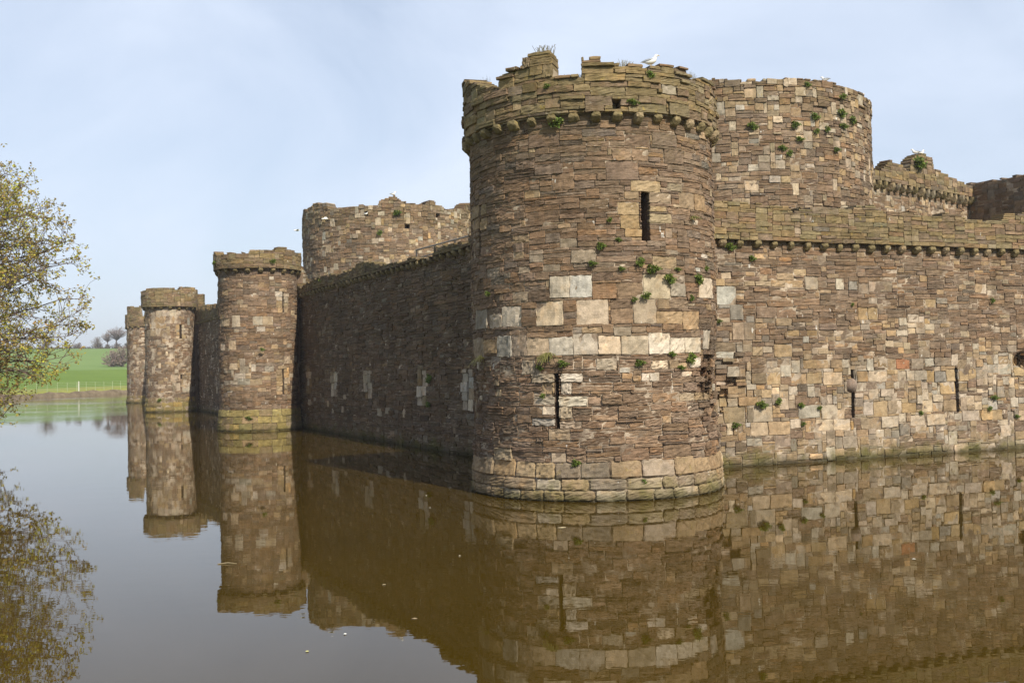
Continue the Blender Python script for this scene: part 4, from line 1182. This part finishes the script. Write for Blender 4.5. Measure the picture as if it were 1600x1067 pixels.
for i, (px, w, h, c, lb) in enumerate(((106, 2.4, 1.7, (0.15, 0.12, 0.10), 'small dark round bush at the left of the ridge hedge'), (122, 5.0, 2.2, (0.26, 0.22, 0.19), 'low wide pale bush on the ridge left of the round bare tree'),
                                       (155, 3.4, 2.2, (0.10, 0.09, 0.075), 'dark evergreen bush under the pale round bare tree'), (168, 3.0, 1.7, (0.11, 0.10, 0.085), 'dark bush at the foot of the thinner leaning tree'),
                                       (184, 4.0, 2.4, (0.13, 0.125, 0.12), 'grey bush at the foot of the taller flat-topped tree'), (198, 3.4, 2.2, (0.12, 0.13, 0.11), 'dark bush on the ridge touching the farthest tower'))):
    far_tree('bush', lb, 'bush', px, 541, DR - 2, h, w, 0.02, 20 + i, col=c, dens=0.9, group='bushes along the ridge', tr=0.08)
# hedge along the ridge
g = np.random.default_rng(5)
mb = MB()
a = at_dist(30, 541, DR - 4); b = at_dist(230, 541, DR - 4)
pts = []
for i in range(2600):
    t = g.random(); q = a + (b - a) * t; z = ground_z(q[0], q[1])
    hh = 0.75 + 0.35 * math.sin(t * 37) + 0.25 * math.sin(t * 91)
    pts.append((q[0] + g.normal(0, .3), q[1] + g.normal(0, .5), z + abs(g.random()) * max(.3, hh)))
V, f, cc = leaf_quads(np.array(pts), 0.38, (0.13, 0.105, 0.075), g)
mb.add(V, f, cc)
tag(link('hedge', mb.mesh('hedge', M_LEAF)), 'low brown field hedge running along the ridge under the bare trees', 'hedge')
# bramble thicket on the slope
for i, (px, w, h, lb) in enumerate(((176, 4.2, 3.9, 'left reddish bare thicket on the slope beside the farthest tower'), (191, 4.4, 4.9, 'taller right reddish bare thicket on the slope beside the farthest tower'))):
    far_tree('thicket', lb, 'bush', px, 573, 262, h, w * 1.5, 0.0, 40 + i, col=(0.30, 0.215, 0.17), dens=1.7, group='bare thickets on the slope', tr=0.07)

# fence along the far bank
f0 = at_dist(40, 606, 150); f1 = at_dist(225, 603, 176)
fe = empty('field_fence', tuple([f0[0], f0[1], ground_z(f0[0], f0[1])]), 'pale post and rail fence running along the far bank below the green field', 'fence')
pm = MB(); pm.box((-0.022, -0.022, -0.2), (0.022, 0.022, 1.1)); pmesh = pm.mesh('fence_post', M_WIRE)
pm = MB(); pm.box((-0.07, -0.07, -0.2), (0.07, 0.07, 1.2)); gmesh = pm.mesh('gate_post', M_FENCE)
L01 = math.hypot(f1[0] - f0[0], f1[1] - f0[1]); npst = int(L01 / 2.2)
line = []
for i in range(npst + 1):
    t = i / npst; x = f0[0] + (f1[0] - f0[0]) * t; y = f0[1] + (f1[1] - f0[1]) * t; z = ground_z(x, y)
    line.append((x, y, z))
    link('post', pmesh, fe, loc=(x, y, z))
gx = f0 + (f1 - f0) * 0.40
link('post', gmesh, fe, loc=(gx[0], gx[1], ground_z(gx[0], gx[1])))
for k, hz in enumerate((0.12, 0.33, 0.56, 0.80, 1.04)):
    mb = MB(); mb.tube([(x, y, z + hz) for x, y, z in line], 0.014, 4)
    link('rail', mb.mesh('fence_rail', M_WIRE), fe)

# ================================================================== WALL PLANTS


def tuft_mesh(k, kind):
    g = np.random.default_rng(300 + k); mb = MB()
    if kind == 'leafy':
        n = 260
        p = g.normal(0, 1, (n, 3)); p /= np.linalg.norm(p, axis=1)[:, None]; p *= g.random((n, 1)) ** 0.5
        p = p * np.array([0.15, 0.08, 0.12]) + np.array([0, -0.08, 0.0]); p[:, 0] += 0.05 * np.sin(p[:, 2] * 30 + k)
        V, f, cc = leaf_quads(p, 0.055, (0.145, 0.195, 0.038), g)
        mb.add(V, f, cc)
    elif kind == 'grass':
        for i in range(70):
            b = np.array([g.normal(0, 0.05), -0.02, 0.0]); d = np.array([g.normal(0, 0.5), -abs(g.normal(0.5, 0.3)), g.uniform(0.2, 1.0)]); d /= np.linalg.norm(d)
            ln = g.uniform(0.12, 0.32); P = np.array([b + d * ln * t + np.array([0, 0, -0.9 * ln * t * t]) for t in (0, .4, .75, 1)])
            s = np.array([0.008, 0, 0]); V = np.concatenate([P - s, P + s * np.array([1, 1, 1])])
            mb.add(V, np.array([[0, 1, 5, 4], [1, 2, 6, 5], [2, 3, 7, 6]]), np.array((0.20, 0.19, 0.06)) * g.uniform(0.6, 1.3))
    else:  # upright grass for wall tops
        for i in range(46):
            b = np.array([g.uniform(-0.22, 0.22), g.uniform(-0.1, 0.1), 0.0]); d = np.array([g.normal(0, 0.25), g.normal(0, 0.25), 1.0])
            ln = g.uniform(0.08, 0.26); P = np.array([b, b + d * ln * 0.5, b + d * ln + np.array([g.normal(0, .03), 0, -.02])]); s = np.array([0.005, 0, 0])
            V = np.concatenate([P - s, P + s])
            mb.add(V, np.array([[0, 1, 4, 3], [1, 2, 5, 4]]), np.array((0.20, 0.175, 0.09)) * g.uniform(0.6, 1.3))
    return mb.mesh('tuft_' + kind, M_LEAF)


TL = [tuft_mesh(k, 'leafy') for k in range(4)]; TG = [tuft_mesh(k, 'grass') for k in range(2)]; TT = [tuft_mesh(k, 'top') for k in range(3)]
cnt = [0]


def tuft(surf, px, py, sc, label, kind='leafy', off=0.03, group='green plants rooted in the wall joints'):
    u, v = surf.uv(px, py)
    p = surf.pt(np.array(u), np.array(v), np.array(off))
    k = cnt[0]; cnt[0] += 1
    me = {'leafy': TL, 'grass': TG, 'top': TT}[kind]; me = me[k % len(me)]
    o = link('wall_plant' if kind != 'top' else 'grass_tuft', me, None, loc=tuple(p), rz=surf.ang(u) + (0.2 * (k % 3 - 1)), scale=(0.82 * sc * (0.9 + 0.1 * (k % 4)), 0.8 * sc, 0.82 * sc * (0.85 + 0.18 * (k % 3))))
    tag(o, label, 'plant', group)


for a in [
    (872, 193, 1.35, 'big green tuft hanging under the corbels on the left of the corner tower'), (856, 136, .6, 'small tuft below the crenel gap of the corner tower parapet'), (1014, 118, .7, 'tuft on the corner tower parapet below the perched gull'),
    (988, 161, .8, 'tuft on the parapet just right of the small square drain hole'), (952, 344, .5, 'small tuft left of the upper arrow slit of the corner tower'), (938, 385, .75, 'upper one of two tufts below and left of the upper slit'),
    (926, 412, .7, 'lower one of two tufts below and left of the upper slit'), (966, 375, .45, 'tiny tuft just under the upper slit sill on the corner tower'), (998, 410, .9, 'tuft below the upper slit at the left end of a green cluster'),
    (1018, 421, 1.2, 'largest tuft in the green cluster above the white square block'), (970, 420, .5, 'little tuft left of the green cluster above the white block'), (1043, 436, .95, 'tuft on the right corner of the white square block'),
    (1008, 462, .95, 'tuft between the white square block and the pale block under it'), (990, 468, .55, 'small tuft at the left of the pale block under the white square block'), (1087, 437, 1.0, 'tuft beside the white block at the right rim of the corner tower'),
    (1057, 421, .5, 'tiny tuft right of the green cluster on the corner tower'), (1100, 420, .6, 'tuft high at the right rim of the corner tower'), (1077, 466, .6, 'pale tuft under the grey block near the right rim of the corner tower'),
    (766, 459, .7, 'tuft alone near the left rim of the corner tower'), (1048, 553, .6, 'small tuft under the right end of the long pale block row'), (1075, 560, 1.15, 'large tuft under the right end of the long pale block row'),
    (999, 567, .9, 'tuft hanging between two pale stones under the long block row'), (880, 568, .8, 'tuft just above the lower arrow slit'), (845, 575, .5, 'tiny tuft left of the lower arrow slit head'), (850, 618, .6, 'tuft on the left jamb of the lower arrow slit'),
    (901, 723, .8, 'tuft sitting on the plinth of the corner tower'), (1005, 752, .5, 'small tuft in the plinth joints of the corner tower'), (1062, 574, .6, 'tuft beside the crumbled patch of the corner tower'),
]: tuft(S1 if a[1] > 170 else S1pa, *a)
for a in [(757, 560, 1.5, 'drooping yellowish grass tuft at the left rim of the corner tower'), (857, 555, 1.2, 'drooping grass tuft under the long pale block row above the lower slit'), (1081, 340, .8, 'dry grass at the right rim of the corner tower')]: tuft(S1, *a, kind='grass')
for a in [(1188, 632, 1.1, 'tuft on the sunlit wall just above the ochre block'), (1214, 627, .9, 'tall thin tuft to the right of the one above the ochre block'), (1148, 664, 1.0, 'tuft below the big ochre block by the corner tower'), (1173, 404, .8, 'tuft under the corbels of the sunlit wall near the tower'),
          (1250, 633, .7, 'small tuft in the middle of the sunlit wall left of the slit'), (1279, 637, .7, 'tuft left of the slit with the lodged boulder'), (1253, 662, .6, 'small tuft in the lowest pale courses of the sunlit wall'), (1437, 645, .6, 'tuft between the two slits low on the sunlit wall'),
          (1552, 621, .9, 'tuft right of the second slit on the sunlit wall'), (1544, 638, .8, 'lower tuft right of the second slit on the sunlit wall'), (1548, 470, .7, 'tuft high on the sunlit wall near the right edge'), (1587, 650, .7, 'tuft low at the right edge of the sunlit wall'),
          (1138, 386, 1.1, 'tuft among the first corbels of the sunlit wall'), (1330, 476, .5, 'tiny tuft halfway up the sunlit wall'), (1122, 502, .7, 'tuft in the corner where the sunlit wall meets the big tower')]: tuft(SR, *a)
for a in [(1271, 183, 1.3, 'dark tuft near the middle of the massive inner tower top'), (1312, 178, 1.4, 'bright tuft right of the dark one on the massive inner tower'), (1314, 152, 1.4, 'tuft close under the right rim of the massive inner tower'), (1241, 196, 1.3, 'tuft left of centre on the massive inner tower'),
          (1329, 189, 1.3, 'rightmost tuft on the massive inner tower'), (1316, 198, 1.2, 'tuft below the bright one on the massive inner tower'), (1274, 206, 1.1, 'middle tuft on the massive inner tower below the dark one'), (1290, 203, 1.0, 'small tuft among the middle ones on the massive inner tower'),
          (1248, 218, 1.1, 'tuft below centre left on the massive inner tower'), (1222, 232, 1.0, 'left lower tuft on the massive inner tower'), (1232, 240, 1.1, 'lowest left tuft on the massive inner tower'), (1305, 235, 1.1, 'lowest right tuft on the massive inner tower'), (1260, 133, .9, 'tuft just under the crest of the massive inner tower'),
          (1175, 198, 1.2, 'tuft beside a square ochre block on the left of the massive inner tower')]: tuft(SI1, *a)
for a in [(426, 408, 1.3, 'tuft on the parapet of the nearest small tower'), (337, 411, 1.0, 'dark tuft at the left rim of the nearest small tower'), (409, 546, .8, 'tuft halfway up the nearest small tower')]: tuft(S2p, *a)
tuft(S2, 390, 653, 1.2, 'green tuft on the mossy plinth of the nearest small tower')
tuft(S3, 250, 625, 1.3, 'dark tuft on the plinth of the third round tower')
for a in [(674, 592, 1.3, 'dark tuft right of the widest slit in the shaded wall'), (673, 632, 1.2, 'tuft at the foot of the widest slit in the shaded wall'), (507, 440, 1.6, 'tuft on the shaded wall parapet near the nearest small tower')]: tuft(SLr, *a)
for a in [(593, 364, 1.5, 'tuft on the face of the left inner tower'), (621, 333, 2.2, 'thick tuft near the crest of the left inner tower')]: tuft(SI2, *a)
for a in [(1432, 256, 2.6, 'ivy clump on the broken stack of the high inner curtain wall')]: tuft(SICp, *a)
GD = 'dry grass on the wall heads'
for a in [(845, 81, 1.0, 'dry grass on the tall broken merlon of the corner tower'), (878, 121, .7, 'dry grass in the crenel gap of the corner tower'), (903, 119, .6, 'wisp of dry grass at the right of the crenel gap'), (985, 103, .9, 'dry grass on the parapet left of the perched gull'),
          (745, 128, .8, 'dry grass at the left end of the corner tower parapet'), (1095, 121, .9, 'dry grass at the right end of the corner tower parapet')]: tuft(S1pa, *a, kind='top', off=-0.25, group=GD)

# ================================================================== GULLS


def gull_perched(p, rz, label, s=1.0):
    t = empty('gull', tuple(p), label, 'bird', 'gulls about the castle')
    t.rotation_euler = (0, 0, rz); t.scale = (s, s, s)
    mb = MB()
    # spine runs along x: tail to head, then the head rises on the neck
    sp = [(-0.26, 0.17, 0.012, 0.010), (-0.18, 0.165, 0.045, 0.03), (-0.08, 0.15, 0.075, 0.07), (0.02, 0.16, 0.085, 0.085), (0.09, 0.20, 0.07, 0.075), (0.12, 0.26, 0.045, 0.048), (0.135, 0.30, 0.045, 0.045), (0.165, 0.315, 0.042, 0.04), (0.195, 0.31, 0.018, 0.018)]
    n = 10; V = []
    for i, (x, z, a, b) in enumerate(sp):
        nx = sp[min(i + 1, len(sp) - 1)]; pv = sp[max(i - 1, 0)]
        dx, dz = nx[0] - pv[0], nx[1] - pv[1]; l_ = math.hypot(dx, dz); dx /= l_; dz /= l_
        for k in range(n):
            th = 2 * math.pi * k / n
            V.append((x - dz * b * math.sin(th), a * math.cos(th), z + dx * b * math.sin(th)))
    f = [(i * n + k, i * n + (k + 1) % n, (i + 1) * n + (k + 1) % n, (i + 1) * n + k) for i in range(len(sp) - 1) for k in range(n)]
    mb.add(V, np.array(f), mat=0)
    mb.add(V[:n], [list(range(n))[::-1]]); mb.add(V[-n:], [list(range(n))])
    link('body', mb.mesh('gull_body', M_WHITE, True), t).matrix_parent_inverse = Matrix()
    for sgn in (-1, 1):
        w = MB()
        W = [(0.08, 0.07, 0.22), (0.0, 0.092, 0.20), (-0.12, 0.08, 0.185), (-0.30, 0.02, 0.175), (-0.14, 0.05, 0.225), (0.0, 0.055, 0.245)]
        W = [(x, y * sgn, z) for x, y, z in W]; W2 = [(x, y * 0.9, z - 0.012) for x, y, z in W]
        w.add(W + W2, [[0, 1, 2, 3, 4, 5], [11, 10, 9, 8, 7, 6]] + [[i, (i + 1) % 6, 6 + (i + 1) % 6, 6 + i] for i in range(6)])
        link('wing', w.mesh('gull_wing', M_GREYF), t).matrix_parent_inverse = Matrix()
        l = MB(); l.tube([(0.0, 0.03 * sgn, 0.09), (0.0, 0.03 * sgn, 0.0)], 0.006, 5); l.tube([(0.0, 0.03 * sgn, 0.004), (0.04, 0.03 * sgn, 0.0)], 0.008, 4)
        link('leg', l.mesh('gull_leg', M_YELLOW), t).matrix_parent_inverse = Matrix()
    bk_ = MB(); bk_.tube([(0.19, 0, 0.31), (0.225, 0, 0.306), (0.25, 0, 0.292)], [0.013, 0.011, 0.003], 6)
    link('beak', bk_.mesh('gull_beak', M_YELLOW), t).matrix_parent_inverse = Matrix()


def gull_flying(p, rz, label, bank=0.3, mat=None):
    t = empty('gull', tuple(p), label, 'bird', 'gulls about the castle')
    t.rotation_euler = (bank, 0, rz); t.scale = (0.72, 0.72, 0.72)
    mb = MB()
    mb.tube([(-0.28, 0, 0), (-0.18, 0, 0.0), (-0.05, 0, 0), (0.08, 0, 0), (0.17, 0, 0.012), (0.22, 0, 0.012)], [0.02, 0.045, 0.075, 0.075, 0.045, 0.02], 8)
    link('body', mb.mesh('gull_body', M_WHITE, True), t).matrix_parent_inverse = Matrix()
    for sgn in (-1, 1):
        w = MB()
        A_ = [(0.10, 0.04, 0.03), (0.14, 0.30, 0.10), (0.03, 0.62, 0.06), (-0.05, 0.64, 0.055), (-0.04, 0.30, 0.09), (-0.10, 0.04, 0.02)]
        A_ = [(x, y * sgn, z) for x, y, z in A_]; B_ = [(x, y, z - 0.014) for x, y, z in A_]
        w.add(A_ + B_, [[0, 1, 4, 5], [1, 2, 3, 4], [11, 10, 7, 6], [10, 9, 8, 7]] + [[i, (i + 1) % 6, 6 + (i + 1) % 6, 6 + i] for i in range(6)])
        link('wing', w.mesh('gull_wing', mat or M_WHITE), t).matrix_parent_inverse = Matrix()
    b2 = MB(); b2.tube([(0.21, 0, 0.012), (0.27, 0, 0.0)], [0.012, 0.003], 5)
    link('beak', b2.mesh('gull_beak', M_YELLOW), t).matrix_parent_inverse = Matrix()


def on_top(surf, topf, px, py, off=-0.25):
    u, v = surf.uv(px, py); return surf.pt(np.array(u), np.array(topf(u) + 0.02), np.array(off))


gull_perched(on_top(S1pa, top1, 1027, 100), -0.35, 'white gull perched on the corner tower parapet', 0.8)
gull_perched(on_top(SI1, topI1, 1297, 128), 2.6, 'tiny gull on the crest of the massive inner tower, the left one of two', 0.75)
gull_perched(on_top(SI1, topI1, 1355, 156), 0.2, 'tiny gull at the right shoulder of the massive inner tower', 0.75)
gull_perched(on_top(SICp, topIC, 1438, 241), 2.9, 'left one of two gulls on the broken stack of the high inner curtain wall', 0.85)
gull_perched(on_top(SICp, topIC, 1447, 241), 0.3, 'right one of two gulls on the broken stack of the high inner curtain wall', 0.85)
gull_perched(on_top(SI2, topI2, 615, 307), 0.0, 'tiny gull on the rubble peak of the left inner tower', 0.9)
gull_flying(at_dist(508, 342, 58), 0.2, 'white gull gliding in front of the left inner tower', 0.25)
gull_flying(at_dist(464, 360, 62), 0.5, 'grey looking gull flying in the sky just left of the left inner tower', 0.1, M_GREYF)
p = SI2.pt(np.array(SI2.uv(572, 334)[0]), np.array(hi2[2][2]), np.array(-0.02))
gull_perched(p, 0.2, 'gull standing in the small square hole of the left inner tower', 0.65)

# handrail on the wall-walk
SRl = Pln(LB, LA, -0.75)
ra = SRl.uv(650, 391); rb = SRl.uv(736, 368); rc = SRl.uv(652, 404); rd = SRl.uv(679, 396)
hr = empty('handrail', tuple(SRl.pt(np.array(ra[0]), np.array(7.1), np.array(0.0))), 'thin metal handrail on the wall-walk behind the shaded parapet', 'railing')


def w3(uv): return SRl.pt(np.array(uv[0]), np.array(uv[1]), np.array(0.0))


mb = MB(); mb.tube([w3(ra), w3(rb), w3((rb[0] + 1.5, rb[1]))], 0.035, 6); link('rail', mb.mesh('handrail_rail', M_METAL), hr)
mb = MB(); mb.tube([w3(rc), w3(rd), w3((rb[0] + 1.5, rb[1] - 0.5))], 0.03, 6); link('rail', mb.mesh('handrail_rail', M_METAL), hr)
for u in (ra[0] + 0.06, rd[0], rd[0] + 2.0):
    zt = np.interp(u, [ra[0], rb[0]], [ra[1], rb[1]])
    mb = MB(); mb.tube([w3((u, zt)), w3((u, 6.9))], 0.035, 6); link('post', mb.mesh('handrail_post', M_METAL), hr)

# things floating on the moat


def water_at(px, py, z=0.004):
    d = ray(px, py); t = (z - EYE[2]) / d[2]; return EYE + t * d


a = water_at(340, 881); b = water_at(370, 880)
mb = MB(); mb.tube([a, (a + b) / 2 + np.array([0, 0.03, 0.01]), b], [0.008, 0.012, 0.006], 5)
tag(link('floating_twig', mb.mesh('floating_twig', plain('twig_wet', (0.20, 0.16, 0.09), 0.7))), 'thin twig floating on the moat over the reflection of the small tower', 'twig')
g = np.random.default_rng(8)
for i, (px, py, s, c, lb) in enumerate(((539, 990, .035, (0.6, 0.6, 0.55), 'white speck floating on the sky reflection near the bottom'), (480, 1017, .04, (0.4, 0.38, 0.15), 'yellowish leaf floating near the bottom left of centre'), (600, 913, .05, (0.30, 0.25, 0.16), 'pale leaf floating on the dark reflection'),
                                        (648, 966, .06, (0.26, 0.2, 0.12), 'brown leaf floating on the dark reflection close to the skyline'), (666, 774, .04, (0.6, 0.56, 0.45), 'white flake floating off the shaded wall'), (672, 793, .035, (0.5, 0.47, 0.38), 'smaller white flake floating just below the other off the shaded wall'),
                                        (878, 824, .12, (0.40, 0.33, 0.20), 'long pale flake floating below the corner tower plinth'), (1428, 873, .05, (0.55, 0.52, 0.45), 'white flake floating in front of the sunlit wall'), (718, 868, .035, (0.4, 0.35, 0.25), 'tiny flake floating left of the corner tower reflection'))):
    s *= 0.6; q = water_at(px, py, 0.006); mb = MB(); n = 8
    V = [(q[0] + s * math.cos(k * math.pi / 4) * g.uniform(.7, 1.2), q[1] + s * 0.9 * math.sin(k * math.pi / 4) * g.uniform(.7, 1.2), 0.006 + 0.004 * g.random()) for k in range(n)] + [(q[0], q[1], 0.016)]
    mb.add(V, np.array([[k, (k + 1) % n, n] for k in range(n)]))
    tag(link('floating_leaf', mb.mesh('floating_leaf', plain('leaf_float', c, 0.7))), lb, 'leaf', 'bits floating on the moat')

# ================================================================== LIGHT
SUN_AZ = 32.0      # degrees to the right of straight behind the camera
SUN_EL = 42.0
sd = np.array([math.sin(R_(SUN_AZ)) * math.cos(R_(SUN_EL)), -math.cos(R_(SUN_AZ)) * math.cos(R_(SUN_EL)), math.sin(R_(SUN_EL))])
sl = bpy.data.lights.new('sun', 'SUN'); sl.energy = 4.8; sl.angle = R_(0.6); sl.color = (1.0, 0.92, 0.78)
so = bpy.data.objects.new('sun', sl); COL.objects.link(so)
so.rotation_euler = Vector(sd).to_track_quat('Z', 'Y').to_euler()
so.location = (20, -30, 40)

w = bpy.data.worlds.new('World'); SC.world = w; w.use_nodes = True
nt = w.node_tree; bg = nt.nodes['Background']
sky = N(nt, 'ShaderNodeTexSky', sky_type='NISHITA'); sky.sun_disc = False
sky.sun_elevation = R_(SUN_EL); sky.sun_rotation = R_(180 - SUN_AZ)
sky.air_density = 1.0; sky.dust_density = 1.6; sky.ozone_density = 1.0
tc = N(nt, 'ShaderNodeTexCoord'); dirv = tc.outputs['Generated']
mp = N(nt, 'ShaderNodeMapping'); mp.inputs['Scale'].default_value = (1.0, 1.0, 2.2); mp.inputs['Rotation'].default_value = (0.1, 0.3, 0.5); L(nt, dirv, mp.inputs['Vector'])
cl = noise(nt, mp.outputs[0], 2.1, 7, 0.55, 0.5)
cf = ramp(nt, cl, 0.34, 0.70, 0.45, 0.97)
# thin high haze: thickest low down, thinning towards the zenith
sz = N(nt, 'ShaderNodeSeparateXYZ'); L(nt, dirv, sz.inputs[0])
cf = mth(nt, 'MULTIPLY', cf, ramp(nt, sz.outputs[2], 0.35, 0.85, 1.0, 0.30))
c = mixc(nt, cf, sky.outputs[0], (6.2, 6.95, 8.25))
L(nt, c, bg.inputs['Color']); bg.inputs['Strength'].default_value = 0.105

m = bpy.data.materials.new('haze'); m.use_nodes = True; nt = m.node_tree
nt.nodes.remove(nt.nodes['Principled BSDF'])
pv = N(nt, 'ShaderNodeVolumePrincipled'); pv.inputs['Color'].default_value = (0.90, 0.94, 1.0, 1); pv.inputs['Density'].default_value = 0.00042
pv.inputs['Anisotropy'].default_value = 0.2
L(nt, pv.outputs[0], nt.nodes['Material Output'].inputs['Volume'])
mb = MB(); mb.box((-2600, -2500, -2.8), (2600, 2800, 42.0))
tag(link('haze', mb.mesh('haze', m)), kind='stuff')

SC.view_settings.view_transform = 'Standard'; SC.view_settings.look = 'None'
SC.view_settings.exposure = 0.36; SC.view_settings.gamma = 1.0
SC.cycles.max_bounces = 6; SC.cycles.transparent_max_bounces = 4
